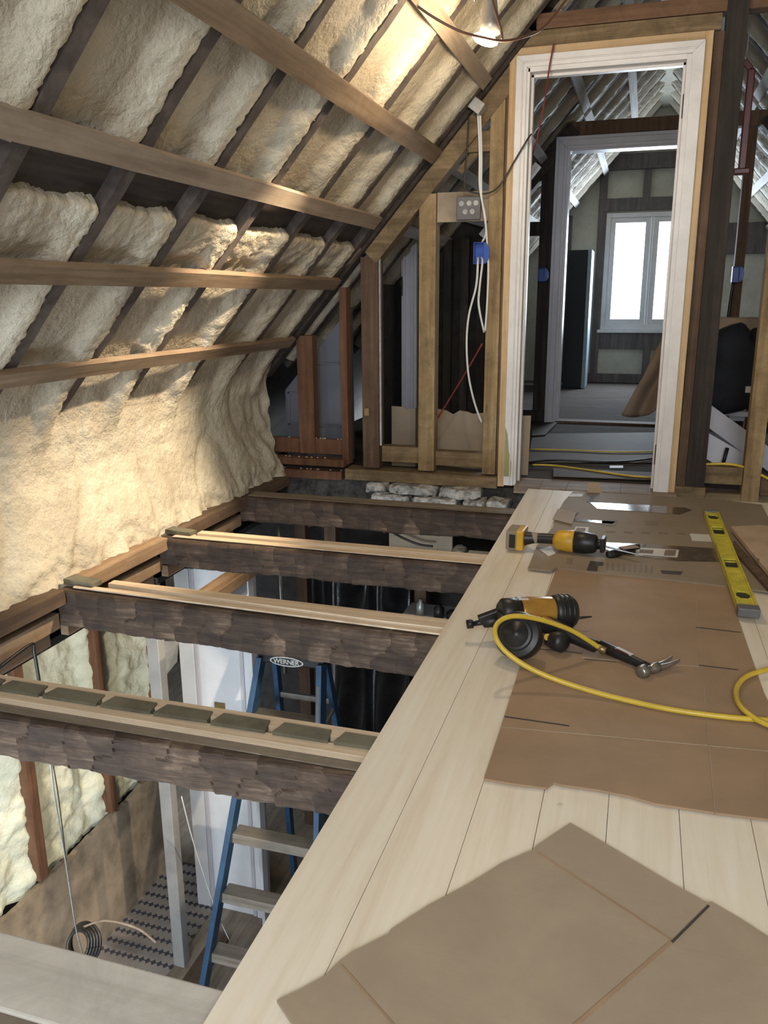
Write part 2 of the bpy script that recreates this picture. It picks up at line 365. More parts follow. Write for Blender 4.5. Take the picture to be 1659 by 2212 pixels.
# ------------------------------------------------------------------ roof geometry
SL = 1.13; DX, DZ = 1/math.hypot(1, SL), SL/math.hypot(1, SL)
NX, NZ = DZ, -DX                                  # normal of the left slope, into the room
RX = 0.07                                         # ridge
def ZR(x): return 0.49 + (x+2.10)*SL              # left rafter face
YW, Y2, Y3, YB = 4.36, 6.62, 9.97, -1.85
ROOM1 = [-1.25, -0.83, -0.41, 0.01, 0.43, 0.85, 1.27, 1.675, 2.10, 2.51, 2.93, 3.39, 3.84, 4.24]
ROOM2 = [4.62, 5.03, 5.45, 5.87, 6.28]
ROOM3 = [6.80, 7.22, 7.65, 8.08, 8.50, 8.93, 9.36, 9.75]
prof = [(-1.985, -0.06), (-2.03, 0.10), (-2.065, 0.22), (-2.085, 0.34), (-2.075, 0.44), (-2.04, 0.52), (-1.985, 0.60), (-1.90, ZR(-1.90)), (RX, ZR(RX))]
def profile(s):
    """point and normal at arc length s up the left side (knee wall, then slope)"""
    s_in = s; out = None
    for i in range(len(prof)-1):
        (x0, z0), (x1, z1) = prof[i], prof[i+1]; L = math.hypot(x1-x0, z1-z0)
        if s <= L or i == len(prof)-2:
            t = s/L; x = x0+(x1-x0)*t; z = z0+(z1-z0)*t; break
        s -= L
    w = max(0.0, min(1.0, (z-0.0)/0.62)); a = math.radians(-14+(48.5+14-0)*0) if 0 else 0
    k = w*w*(3-2*w); nx = 1*(1-k)+NX*k; nz_ = 0*(1-k)+NZ*k; l = math.hypot(nx, nz_)
    return x, z, nx/l, nz_/l
LT = sum(math.hypot(prof[i+1][0]-prof[i][0], prof[i+1][1]-prof[i][1]) for i in range(len(prof)-1))
def slope_foam(ya, yb, dy, ds, rafts, side=1, s0=0.0, rough=1.0, purl=True):
    skin = []
    def fn(u, v):
        s = s0+u*(LT-s0); y = ya+v*(yb-ya)
        x, z, nx, nz_ = profile(s)
        # bay coordinate
        lo = max([r for r in rafts if r <= y], default=rafts[0]-0.42); hi = min([r for r in rafts if r > y], default=rafts[-1]+0.42)
        bu = (y-lo)/(hi-lo)
        w = sm(0.40, 0.62, z + 0.05*nz(y*5, 1.7))       # 0 knee wall .. 1 slope
        tone = 0.0; big = nz(y*3.0, s*3.0, 3.1); md = nz(y*9, s*7, 8.2); fi = nz(y*26, s*22, 1.3); rag = nz(y*60, s*48, 4.4)+0.5*nz(y*120, s*95, 6.1)
        ridge = sm(0.60, 0.80, bu+0.05*md+0.03*fi)
        edge = (hi-y)
        h1 = -0.036 + 0.044*ridge + 0.005*md + 0.003*fi + 0.003*big
        h1 -= 0.034*sm(0.042+0.016*rag+0.008*fi, 0.024+0.010*rag, edge)*1.0       # falls away at the ragged edge of the next rafter
        h1 += 0.005*rag*ridge+0.0022*nz(y*95, s*80, 7)
        if purl:
            band = sm(1.215+0.012*md+0.006*rag, 1.238+0.012*md+0.006*rag, z)*(1-sm(1.298+0.02*fi+0.012*md, 1.325+0.02*fi+0.012*md, z))
            h1 -= 0.10*band
            low = (1-sm(1.20, 1.24, z))*sm(1.02, 1.16, z)                # lumpy light top of the lower foam
            h1 += 0.030*(1-ridge)*sm(1.02, 1.18, z)*(1-sm(1.215, 1.25, z)); h1 += low*(0.002 + 0.009*nz(y*19, s*22, 5)+0.006*nz(y*44, s*44, 2))*sm(0.0, 0.2, bu)
            belly = (1-sm(0.95, 1.10, z))
            h1 += 0.006*belly
        h0 = 0.020 + 0.018*big + 0.013*nz(y*6, s*5, 6.6) + 0.004*fi + 0.003*rag + 0.002*nz(y*95, s*80, 7)
        h0 -= 0.016*max(0, 1-abs(nz(y*2.4, s*1.2, 9.7))*9)                # soft creases
        if z < 0.1: h0 += 0.012*(0.1-z)/0.1*(0.3+md*1.6+fi)
        if y > 3.7: h0 += 0.035*sm(3.75, 4.3, y)*(0.3+nz(y*12, s*9, 2.0))
        h = (h0*(1-w)+h1*w)*1.0
        skin.append(w*(1-ridge)*(0.75+0.4*md)*sm(0.0, 0.12, bu+0.03))  # tan in the bay flats: part foam colour, part shade put into the colour
        X, Z = x+nx*h, z+nz_*h
        if side < 0: X = 2*RX-X
        return (X, y, Z)
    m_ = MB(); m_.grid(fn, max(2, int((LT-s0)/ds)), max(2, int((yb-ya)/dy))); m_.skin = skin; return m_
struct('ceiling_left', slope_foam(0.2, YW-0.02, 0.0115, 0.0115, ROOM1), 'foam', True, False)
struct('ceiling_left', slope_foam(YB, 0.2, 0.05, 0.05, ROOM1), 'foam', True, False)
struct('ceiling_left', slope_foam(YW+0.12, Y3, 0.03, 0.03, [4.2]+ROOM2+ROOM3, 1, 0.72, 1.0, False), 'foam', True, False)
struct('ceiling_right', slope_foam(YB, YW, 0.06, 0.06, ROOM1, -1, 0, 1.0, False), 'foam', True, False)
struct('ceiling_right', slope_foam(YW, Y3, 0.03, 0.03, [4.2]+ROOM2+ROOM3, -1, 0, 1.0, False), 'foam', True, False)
# roof deck outside the foam keeps the sky out
struct('ceiling', MB().prism([(-3.3, YB, -0.9), (RX, YB, ZR(RX)+0.22), (RX, YB, ZR(RX)+0.30), (-3.35, YB, -0.85)], (0, Y3-YB+0.1, 0)), 'dark')
struct('ceiling', MB().prism([(3.44, YB, -0.9), (RX, YB, ZR(RX)+0.22), (RX, YB, ZR(RX)+0.30), (3.49, YB, -0.85)], (0, Y3-YB+0.1, 0)), 'dark')
def rafter(y, side=1, w=0.052, x0=-2.03, x1=RX, jit=True):
    m_ = MB(); n = 60; vs = []
    for i in range(n+1):
        t = i/n; x = x0+(x1-x0)*t; z = ZR(x); j = 0.006*nz(y*7, t*9)+0.003*nz(y*3, t*40) if jit else 0
        wob = 0.004*nz(y, t*25, 4)
        for (a, d) in ((-w/2-j, 0.004+wob), (w/2-j*0.5, 0.004+wob), (w/2-j*.5, -0.13), (-w/2-j, -0.13)):
            X = x+NX*d; X = X if side > 0 else 2*RX-X
            vs.append((X, y+a, z+NZ*d))
    fs = [(0, 1, 2, 3), tuple(4*n+k for k in (3, 2, 1, 0))]
    for i in range(n):
        for k in range(4): fs.append((4*i+k, 4*i+(k+1) % 4, 4*i+4+(k+1) % 4, 4*i+4+k))
    return m_.add(vs, fs)
for i, y in enumerate(ROOM1[6:]):
    o = rafter(y, x0=-2.03+0.03*random.random()).build('roof_rafter', 'rafter', None)
    tag(o, f'{ORD[i]} dark old rafter from the near end of the left foamed slope', 'rafter', 'rafters on the left slope of the near attic')
for i, y in enumerate(ROOM2+ROOM3):
    o = rafter(y).build('roof_rafter', 'rafter'); tag(o, f'{ORD[i]} dark rafter beyond the white doorway on the left slope', 'rafter', 'rafters on the left slope beyond the doorway')
    o = rafter(y, -1).build('roof_rafter', 'rafter'); tag(o, f'{ORD[i]} dark rafter beyond the white doorway on the right slope', 'rafter', 'rafters on the right slope beyond the doorway')
# purlin behind the rafters
def on_slope(x, d): return (x+NX*d, ZR(x)+NZ*d)
pl = MB(); (xa, za), (xb, zb) = on_slope(-1.50, -0.035), on_slope(-1.33, -0.035); (xc, zc), (xd, zd) = on_slope(-1.33, -0.15), on_slope(-1.50, -0.15)
pl.prism([(xa, -0.2, za), (xb, -0.2, zb), (xc, -0.2, zc), (xd, -0.2, zd)], (0, 4.53, 0))
tag(pl.build('roof_purlin', 'purlin'), 'long dark hewn purlin showing between foam fields below the second strip of strapping', 'beam')
# strapping
def strap(xc, ya, yb, mat, label, group, side=1, w=0.066, t=0.019, bow=0.0):
    m_ = MB(); n = 24; vs = []
    for i in range(n+1):
        q = i/n; y = ya+(yb-ya)*q; b_ = bow*math.sin(q*PI)+0.002*nz(xc*9, y*3)
        for (a, d) in ((-w/2, 0.006), (w/2, 0.006), (w/2, 0.006+t), (-w/2, 0.006+t)):
            x = xc+(a+b_)*DX; X, Z = on_slope(x, d)
            if side < 0: X = 2*RX-X
            vs.append((X, y, Z))
    fs = [(0, 1, 2, 3), tuple(4*n+k for k in (3, 2, 1, 0))]
    for i in range(n):
        for k in range(4): fs.append((4*i+k, 4*i+(k+1) % 4, 4*i+4+(k+1) % 4, 4*i+4+k))
    m_.add(vs, fs)
    return tag(m_.build('strapping', mat), label, 'strapping', group)
G1 = 'wood strapping across the near left slope'
strap(-0.80, -0.4, 4.22, 'strapY', 'short visible strip of pale strapping right behind the clamp lamp', G1)
strap(-1.060, -0.4, 4.27, 'strapY2', 'knotty brown strapping running down to the stud wall, topmost long strip', G1, 1, 0.078, 0.030, 0.0)
strap(-1.340, -0.4, 4.19, 'strapY', 'pale strapping with nail holes just above the dark purlin', G1, 1, 0.070, 0.022)
strap(-1.600, -0.4, 4.28, 'strapY2', 'strapping below the dark purlin, third long strip from the top', G1, 1, 0.064, 0.026)
strap(-1.872, -0.4, 4.28, 'strapY2', 'lowest strapping, just above where the rafters vanish in foam', G1, 1, 0.062, 0.024)
XS = [-1.872, -1.600, -1.340, -1.060, -0.80, -0.51, -0.22]
NM = ['lowest', 'second lowest', 'third lowest', 'middle', 'third highest', 'second highest', 'highest']
for i, x in enumerate(XS):
    if i >= 2:
        strap(x, YW+0.12, Y2-0.02, 'strapW', f'{NM[i]} pale strapping on the left slope between the two doorways', 'strapping beyond the first doorway')
        strap(x, YW+0.12, Y2-0.02, 'strapW', f'{NM[i]} pale strapping on the right slope between the two doorways', 'strapping beyond the first doorway', -1)
    strap(x, Y2+0.12, Y3-0.02, 'strapW', f'{NM[i]} pale strapping on the left slope of the window room', 'strapping in the window room')
    strap(x, Y2+0.12, Y3-0.02, 'strapW', f'{NM[i]} pale strapping on the right slope of the window room', 'strapping in the window room', -1)
m_ = MB().box(-0.03, 0.10, YW+0.12, 6.6, 2.775, 2.795)
tag(m_.build('ridge_board', 'strapW'), 'wide pale board under the roof peak between the two doorways', 'board')
m_ = MB().box(-0.10, 0.24, YB, Y3, 2.90, 2.93); struct('ceiling', m_, 'foamDull')

# ------------------------------------------------------------------ near floor platform
fl = MB(); edges = [-0.515, -0.384, -0.250, -0.126, 0.0, 0.132, 0.262, 0.392, 0.522, 0.652, 0.782, 0.912, 1.042, 1.172, 1.302, 1.432, 1.562, 1.70]
for a, b_ in zip(edges[:-1], edges[1:]): fl.box(a+0.0006, b_-0.0006, YB, 4.205, -0.02, 0)
struct('floor', fl, 'boardY')
struct('floor', MB().box(1.70, 2.3, YB, 4.3, -0.02, 0), 'boardY')

# ------------------------------------------------------------------ hewn joists
def hewn_beam(x0, x1, yf0, yf1, ztop, depth, tback, seed, topmat='dustX'):
    """front face yf0 (left end) .. yf1 (right end); irregular adzed face; width tback"""
    rnd = random.Random(seed); m_ = MB(); nx = int((x1-x0)/0.0065); nzv = 22
    sites = []; cw = 0.078; nr = 2
    for ci in range(int((x1-x0)/cw)+3):
        for r_ in range(nr):
            sites.append((ci, r_, x0+(ci-0.5+0.7*(rnd.random()-0.5)+0.35*(r_ % 2))*cw, (r_+0.5+0.55*(rnd.random()-0.5))/nr, rnd.random(), rnd.random()))
    vs = []; tones = []
    for i in range(nx+1):
        xx = x0+(x1-x0)*i/nx; ci = int((xx-x0)/cw)
        loc = sites[max(0, (ci-2))*nr:(ci+4)*nr]
        yf = yf0+(yf1-yf0)*(xx-x0)/(x1-x0)
        zt = ztop+0.0015*nz(xx*3, seed)+0.001*nz(xx*14, seed+3); zb = ztop-depth+0.009*nz(xx*3.3, seed+7)+0.006*nz(xx*15, seed+5)+0.003*nz(xx*40, seed)
        ring = []
        for k in range(nzv+1):
            q = k/nzv; z = zt+(zb-zt)*q
            wx = xx+0.004*nz(xx*18, q*5, seed)+0.004*nz(xx*50, q*9, seed); wq = q+0.05*nz(xx*14, q*4, seed+1)
            b1 = min(loc, key=lambda t: max(abs((wx-t[2])/cw), 0.85*abs((wq-t[3])*nr))+0.2*(abs((wx-t[2])/cw)+abs((wq-t[3])*nr)))
            y = yf + (wx-b1[2])/cw*0.0062*(0.3+b1[4]) + (wq-b1[3])*nr*0.003*(b1[5]-0.3) + 0.004*(b1[5]-0.5) + 0.003*nz(xx*35, z*60, seed) + 0.006*nz(xx*4, z*5, seed+2)
            rd = 0.012*(max(0, (0.10-q)/0.10)**2 + max(0, (q-0.90)/0.10)**2); y += rd
            ring.append((xx, y, z)); tones.append(min(1, max(0, b1[4]*0.75+0.3*(wx-b1[2])/cw+0.1)))
        ring += [(xx, yf+tback, zb), (xx, yf+tback, zt)]; tones += [0.3, 0.5]
        vs += ring
    R_ = nzv+3; fs = []
    for i in range(nx):
        for k in range(R_): fs.append((i*R_+k, i*R_+(k+1) % R_, (i+1)*R_+(k+1) % R_, (i+1)*R_+k))
    fs += [tuple(range(R_)), tuple(nx*R_+k for k in range(R_-1, -1, -1))]
    m_.add(vs, fs, tones); return m_
def top_skin(root, x0, x1, y0, y1, z, mat, name='beam_top'):
    return MB().box(x0, x1, y0, y1, z, z+0.003).build(name, mat, root)
JO = [ # yfront-left, yfront-right, ytop-back, depth, label
 (3.755, 3.765, 3.885, 0.128, 'rough hewn dark joist nearest the stone blocks under the stud wall'),
 (2.985, 3.000, 3.085, 0.122, 'hewn joist carrying one bright strip, second back from the doorway'),
 (2.320, 2.225, 2.345, 0.140, 'hewn joist above the ladder top, with two long strips of new wood'),
 (1.500, 1.510, 1.640, 0.118, 'hewn joist capped with a row of grey shims')]
jroots = []
for i, (a, b_, c, d, lab) in enumerate(JO):
    r = thing('hewn_joist', lab, 'joist', (-0.7, (a+c)/2, -0.02-d), 'hewn floor joists over the opening'); jroots.append(r)
    zt = (-0.034, -0.040, -0.042, -0.042)[i]
    hewn_beam(-1.95 if i < 3 else -1.93, 1.2, a-0.012, b_-0.002, zt, d, max(c-a, 0.06)-0.01, 11+i*17).build('beam', 'hewn', r, 0, False)
# tops
top_skin(jroots[0], -1.92, 1.2, 3.78, 3.88, -0.032, 'dustX')
top_skin(jroots[1], -1.90, 1.2, 3.005, 3.06, -0.036, 'newX', 'worn_top')
MB().box(-1.80, 1.2, 3.045, 3.09, -0.06, -0.021).build('sister_strip', 'newX', jroots[1], 0.001)
tp = MB().prism([(-1.90, 2.335, -0.038), (1.2, 2.24, -0.040), (1.2, 2.29, -0.040), (-1.90, 2.36, -0.038)], (0, 0, 0.006)); tp.build('worn_top', 'newX', jroots[2])
MB().prism([(-1.78, 2.375, -0.055), (-0.72, 2.315, -0.055), (1.2, 2.315, -0.055), (1.2, 2.352, -0.055), (-1.78, 2.412, -0.055)], (0, 0, 0.034)).build('sister_strip', 'newX', jroots[2], 0.001)
MB().box(-1.93, 1.2, 1.546, 1.582, -0.045, -0.023).build('front_strip', 'newX', jroots[3], 0.001)
MB().box(-1.93, 1.2, 1.606, 1.650, -0.10, -0.019).build('back_strip', 'newX', jroots[3], 0.001)
top_skin(jroots[3], -1.93, 1.2, 1.514, 1.607, -0.0415, 'dustX')
SH = [(-1.76, -1.625), (-1.613, -1.560), (-1.555, -1.425), (-1.411, -1.250), (-1.237, -1.096), (-1.085, -0.940), (-0.928, -0.785), (-0.766, -0.627), (-0.612, -0.48)]
SN = ['leftmost sliver of', 'second from the left of', 'third from the left of', 'fourth from the left of', 'middle piece, slightly lifted, of', 'fourth from the right of', 'third from the right of', 'second from the right of', 'last, under the platform edge, of']
for k, (a, b_) in enumerate(SH):
    t_ = 0.006*random.random()
    m_ = MB().hexa([(a, 1.574, -0.030), (b_, 1.574+t_, -0.030), (b_-0.008, 1.622, -0.030), (a+0.012, 1.620, -0.030), (a, 1.574, -0.013), (b_, 1.574+t_, -0.015), (b_-0.008, 1.622, -0.014), (a+0.012, 1.620, -0.012)])
    tag(m_.build('slate_shim', 'shim'), f'{SN[k]} the grey-green shims laid along the fourth joist', 'shim', 'grey shims on the near hewn joist')
r = thing('weathered_joist', 'wide weathered grey joist crossing the lower left corner', 'joist', (-1.0, 0.82, -0.15), 'hewn floor joists over the opening')
m_ = MB().prism([(-2.0, 0.765, -0.15), (-2.0, 0.765, -0.028), (-2.0, 0.885, -0.022), (-2.0, 0.885, -0.15)], (3.2, -0.01, 0)); m_.build('plank_top', 'greyX', r, 0.004)
MB().box(-2.0, 1.2, 0.735, 0.762, -0.17, -0.034).build('side_lath', 'dustX', r, 0.002)

# rim blocking between joist ends
def rim(y0, y1, mats, lab, lo=True):
    r = thing('rim_blocking', lab, 'blocking', (-1.95, (y0+y1)/2, -0.25), 'rails between the joist ends')
    MB().hexa([(-2.03, y0, -0.085), (-1.915, y0, -0.085), (-1.905, y1, -0.085), (-2.02, y1, -0.085), (-2.03, y0, -0.028), (-1.92, y0, -0.034), (-1.91, y1, -0.034), (-2.02, y1, -0.028)]).build('upper_rail', mats[0], r, 0.002)
    MB().box(-1.985, -1.945, y0, y1, -0.185, -0.125).build('middle_rail', mats[1], r, 0.002)
    if lo:
        MB().box(-2.03, -1.995, y0, y1, -0.26, -0.205).build('lower_rail', mats[1], r, 0.002)
        f_ = MB()
        for k in range(16):
            t = random.random(); x = -1.975 if k % 2 else -2.01; z = -0.183 if k % 2 else -0.203
            f_.lathe([(-.012, .004), (-.006, .012), (0.004, .013), (.012, .004)], (x-0.01, y0+0.06+t*(y1-y0-0.12), z), (random.random(), 1, random.random()*.4), 7)
        f_.build('foam_crumbs', 'foam', r, 0, True)
rim(2.40, 2.985, ('rimY', 'rimY'), 'lit wood rails between the second and third joist ends with foam crumbs')
rim(1.66, 2.30, ('rimD', 'rimY'), 'wood rails below the foam wall between the two nearest hewn joist ends')
rim(3.10, 3.745, ('rimD', 'rimY'), 'darker rails between the two farthest hewn joist ends')
rim(3.90, 4.30, ('rimD', 'rimD'), 'dark rails between the farthest joist and the stud wall', False)
for (x, y, lab) in ((-1.885, 2.375, 'small dark shim block on the left end of the third joist'), (-1.885, 3.06, 'small dark shim block on the left end of the second joist')):
    tag(MB().hexa([(x-0.07, y-0.02, -0.035), (x+0.06, y-0.03, -0.035), (x+0.065, y+0.02, -0.035), (x-0.06, y+0.03, -0.035), (x-0.07, y-0.02, -0.014), (x+0.06, y-0.03, -0.018), (x+0.065, y+0.02, -0.018), (x-0.06, y+0.03, -0.012)]).build('shim_block', 'shim'), lab, 'shim')

# ------------------------------------------------------------------ stud wall with doorway (Y = 4.36)
FB = 'framing of the stud wall'
def piece(name, m_, mat, lab, cat='framing', group=FB, bevel=0.002): return tag(m_.build(name, mat, None, bevel), lab, cat, group)
def vstud(x0, x1, y0, y1, z0, z1, mat, lab, name='wall_stud', lean=0.0):
    m_ = MB().hexa([(x0, y0, z0), (x1, y0, z0), (x1, y1, z0), (x0, y1, z0), (x0+lean, y0, z1), (x1+lean, y0, z1), (x1+lean, y1, z1), (x0+lean, y1, z1)])
    return piece(name, m_, mat, lab, 'stud')
vstud(-1.475, -1.378, YW, YW+0.10, 0.03, ZR(-1.40)-0.10, 'studD', 'thick brown stud where the dark purlin meets the wall')
vstud(-1.150, -1.060, YW, YW+0.09, 0.03, ZR(-1.14)-0.09, 'studZ', 'tall golden stud in the middle of the open stud wall')
vstud(-0.788, -0.716, YW, YW+0.09, 0.03, ZR(-0.76)-0.10, 'studZ', 'golden stud beside the white door casing carrying the blue box')
vstud(-0.714, -0.700, YW+0.004, YW+0.09, 0.03, ZR(-0.7)-0.10, 'studD', 'thin dark board squeezed beside the door trim')
vstud(-1.872, -1.775, YW+0.02, YW+0.09, 0.09, ZR(-1.83)-0.03, 'studR', 'short red-brown stud in front of the grey panelled door')
vstud(-1.605, -1.565, YW+0.01, YW+0.09, 0.04, ZR(-1.60)-0.03, 'studR', 'narrow red-brown stud right of the grey panelled door')
m_ = MB().box(-1.376, -1.366, YW+0.01, YW+0.03, 0.16, 1.25); tag(m_.build('corner_bead', 'galv'), 'thin silvery metal corner bead on the thick brown stud', 'bead')
m_ = MB().box(-1.458, -1.430, YW-0.016, YW-0.001, 0.33, 0.372); tag(m_.build('wood_block', 'studZ', None, 0.002), 'tiny wood block nailed low on the thick brown stud', 'block')
# sloping top plate under the rafter
def slope_piece(x0, x1, d0, d1, ya, yb, name, mat, lab):
    p = [on_slope(x0, d0), on_slope(x1, d0), on_slope(x1, d1), on_slope(x0, d1)]
    m_ = MB().prism([(a, ya, b_) for a, b_ in p], (0, yb-ya, 0)); return piece(name, m_, mat, lab)
slope_piece(-1.46, -0.62, 0.012, 0.098, YW-0.002, YW+0.09, 'sloping_plate', 'frameX', 'sloping plate following the roof line above the open studs')
slope_piece(-2.06, -0.60, -0.12, 0.010, YW-0.03, YW+0.06, 'sloping_plate', 'purlin', 'dark rafter at the stud wall, edge of the foamed slope')
slope_piece(-1.05, -0.75, 0.115, 0.15, YW+0.05, YW+0.09, 'sloping_plate', 'frameX', 'short sloping lath just under the upper sloping plate')
piece('wood_blocking', MB().box(-1.00, -0.79, YW+0.02, YW+0.08, 1.675, 1.770), 'frameX', 'short level block between studs below the grey junction box')
r = thing('mounting_board', 'scuffed whitish board with an old square metal box between two studs', 'board', (-0.925, YW+0.03, 1.34))
MB().box(-1.058, -0.79, YW+0.015, YW+0.04, 1.345, 1.490).build('board', 'plaster', r, 0.002)
q = MB().box(-0.950, -0.828, YW-0.010, YW+0.015, 1.352, 1.462).build('switch_box', 'greyplastic', r, 0.003)
for (a, c) in ((-0.925, 1.43), (-0.885, 1.43), (-0.85, 1.43), (-0.905, 1.39), (-0.868, 1.39)): MB().lathe([(0, .013), (.003, .013)], (a, YW-0.010, c), (0, -1, 0), 12).build('knockout', 'galv', q)
# bottom plates and blocking
piece('bottom_plate', MB().box(-1.575, -0.700, YW-0.03, YW+0.10, -0.040, 0.022), 'frameX', 'rough bottom plate under the tall golden studs')
piece('wood_blocking', MB().box(-1.372, -1.152, YW+0.03, YW+0.10, 0.065, 0.155), 'frameX', 'low splintered block between the thick stud and the middle stud')
piece('wood_blocking', MB().box(-1.058, -0.790, YW+0.03, YW+0.10, 0.060, 0.140), 'frameX', 'low splintered block between the middle stud and the casing stud')
piece('base_board', MB().box(-2.08, -1.61, YW+0.03, YW+0.06, 0.09, 0.178), 'studR', 'dark red-brown board across the foot of the grey panelled door')
piece('ledger', MB().box(-2.08, -1.58, YW-0.03, YW+0.06, 0.030, 0.070), 'studR', 'foam-flecked ledge below the grey panelled door')
piece('ledger', MB().box(-2.04, -1.60, YW-0.02, YW+0.06, -0.050, 0.000), 'studR', 'lower dark ledge left of the rough bottom plate')
fl_ = MB()
for k in range(26):
    x = -2.03+0.43*random.random(); z = random.choice((0.071, 0.179, 0.001))
    fl_.lathe([(-.006, .002), (0, .006), (.006, .002)], (x, YW+0.01+(0.03 if z > 0.1 else 0), z), (1, .3, random.random()*.4), 6)
tag(fl_.build('foam_flecks', 'foam', None, 0, True), 'pale foam flecks scattered on the ledges left of the studs', 'foam flecks', kind='stuff')
# sill beam, masonry
struct('wall_base', MB().box(-2.3, 2.4, YW+0.02, YW+0.30, -0.25, -0.045), 'mortar')
struct('wall_base', MB().box(-1.42, 0.6, 4.27, 4.60, -0.64, -0.475), 'mortar')
ST = [(-1.436, -1.315, -0.092, -0.045, 4.29), (-1.300, -1.020, -0.095, -0.042, 4.285), (-1.008, -0.775, -0.090, -0.040, 4.285), (-1.40, -1.18, -0.150, -0.098, 4.27),
      (-1.16, -0.90, -0.160, -0.100, 4.25), (-0.865, -0.750, -0.155, -0.094, 4.24), (-0.742, -0.620, -0.158, -0.092, 4.24), (-1.165, -1.02, -0.22, -0.165, 4.24), (-0.935, -0.865, -0.474, -0.39, 4.26)]
SW = ['small stone block under the middle of the thick brown stud', 'long rough stone block under the middle golden stud', 'rough stone block below the casing stud', 'low dark stone left of the pale row on the joist', 'flat pale stone lying just behind the farthest joist', 'rounded pale stone left of the twin beside it near the platform', 'rounded pale stone closest to the platform edge', 'small dark stone wedged behind the farthest joist', 'pale stone in the lower wall seen beneath the farthest joist']
for k, (a, b_, c, d, y) in enumerate(ST):
    m_ = MB(); nu, nv = 14, 10
    def fs_(u, v, a=a, b_=b_, c=c, d=d, y=y, k=k):
        th = u*2*PI; ph = v*PI; e = 0.28
        sg = lambda t: math.copysign(abs(t)**e, t)
        X = (a+b_)/2+(b_-a)/2*sg(math.sin(ph))*sg(math.cos(th)); Y = y+0.06+0.075*sg(math.sin(ph))*sg(math.sin(th)); Z = (c+d)/2+(d-c)/2*sg(math.cos(ph))
        n_ = nz(X*22+k, Y*22, Z*30)*0.020+nz(X*60+k, Y*60, Z*60)*0.008
        return (X+n_*0.6, Y-abs(n_)*1.2, Z+n_*0.8)
    m_.grid(fs_, 28, 14)
    tag(m_.build('stone_block', 'stone', None, 0, False), SW[k], 'stone', 'stones under the stud wall')
# grey panelled door standing behind the left studs
r = thing('panelled_door', 'dim grey panelled door standing behind the short red-brown stud', 'door', (-1.87, 4.60, 0.02))
MB().prism([(-2.05, 4.60, 0.02), (-1.62, 4.60, 0.02), (-1.62, 4.60, 0.92), (-2.05, 4.60, 0.43)], (0, 0.04, 0)).build('leaf', 'greypanel', r, 0.003)
for (a, b_, c, d) in ((-2.03, -1.92, 0.22, 0.42), (-1.86, -1.68, 0.22, 0.60)):
    p = MB()
    for (x0, x1, z0, z1) in ((a, b_, c, c+.012), (a, b_, d-.012, d), (a, a+.012, c, d), (b_-.012, b_, c, d)): p.box(x0, x1, 4.590, 4.600, z0, z1)
    p.build('panel_moulding', 'greypanel', r, 0.002)
# door 1 : casing and jamb
d1 = thing('door_1', None, None, (-0.24, YW, 0)); d1['kind'] = 'structure'
ZL, ZT = -0.02, 2.045
def taper_mb(x0, x1, y0, y1, z0, z1): return MB().box(x0, x1, y0, y1, z0, z1)
taper_mb(-0.700, -0.664, YW-0.012, YW+0.02, -0.03, 2.120).build('bare_wood_edge', 'trimL', d1, 0.002)
taper_mb(0.180, 0.214, YW-0.012, YW+0.02, -0.03, 2.120).build('bare_wood_edge', 'trimL', d1, 0.002)
taper_mb(-0.664, 0.180, YW-0.012, YW+0.02, 2.082, 2.120).build('bare_wood_edge', 'trimX', d1, 0.002)
# mitred white casing
def cas(p0, p1, p2, p3, y0, y1): return MB().prism([(p[0], y0, p[1]) for p in (p0, p1, p2, p3)], (0, y1-y0, 0))
for (y0, y1, o_, i_, z_o, z_i) in ((YW-0.022, YW+0.01, 0.0, 0.052, 0.0, 0.052), (YW-0.030, YW-0.02, 0.030, 0.036, 0.03, 0.036)):
    XL0, XL1, XR0, XR1, ZO, ZI = -0.666+o_, -0.666+i_, 0.182-o_, 0.182-i_, 2.084-z_o, 2.084-z_i
    nm = 'white_casing' if o_ == 0 else 'casing_bead'
    cas((XL0, ZL), (XL1, ZL), (XL1, ZI), (XL0, ZO), y0, y1).build(nm, 'white', d1, 0.002)
    if o_ == 0: cas((XR0, ZL), (XR1, ZL), (XR1, ZI), (XR0, ZO), y0, y1).build(nm, 'white', d1, 0.002)
    cas((XL0, ZO), (XR0, ZO), (XR1, ZI), (XL1, ZI), y0, y1).build(nm, 'white', d1, 0.002)
MB().box(-0.622, -0.600, YW-0.01, YW+0.14, ZL, 2.03).build('jamb', 'white', d1, 0.001)
MB().box(0.108, 0.130, YW-0.021, YW+0.14, ZL, 2.03).build('jamb', 'white', d1, 0.001)
MB().box(-0.61, 0.12, YW-0.01, YW+0.14, 2.012, 2.034).build('head_jamb', 'white', d1, 0.001)
for x in (-0.594, 0.102): MB().box(x-0.006, x+0.006, YW+0.05, YW+0.09, ZL, 2.012).build('door_stop', 'white', d1, 0.001)
MB().box(-0.6, 0.108, YW+0.05, YW+0.09, 2.000, 2.012).build('door_stop', 'white', d1, 0.001)
for z in (0.13, 1.77): MB().box(0.104, 0.1085, YW+0.005, YW+0.03, z, z+0.10).build('hinge_mortise', 'postD', d1, 0.001)
MB().prism([(-0.664, YW-0.0235, 0.03), (-0.628, YW-0.0235, 0.03), (-0.626, YW-0.0235, 0.11), (-0.642, YW-0.0235, 0.17), (-0.650, YW-0.0235, 0.26), (-0.664, YW-0.0235, 0.30)], (0, 0.001, 0)).build('green_paint_patch', 'greenpaint', d1)
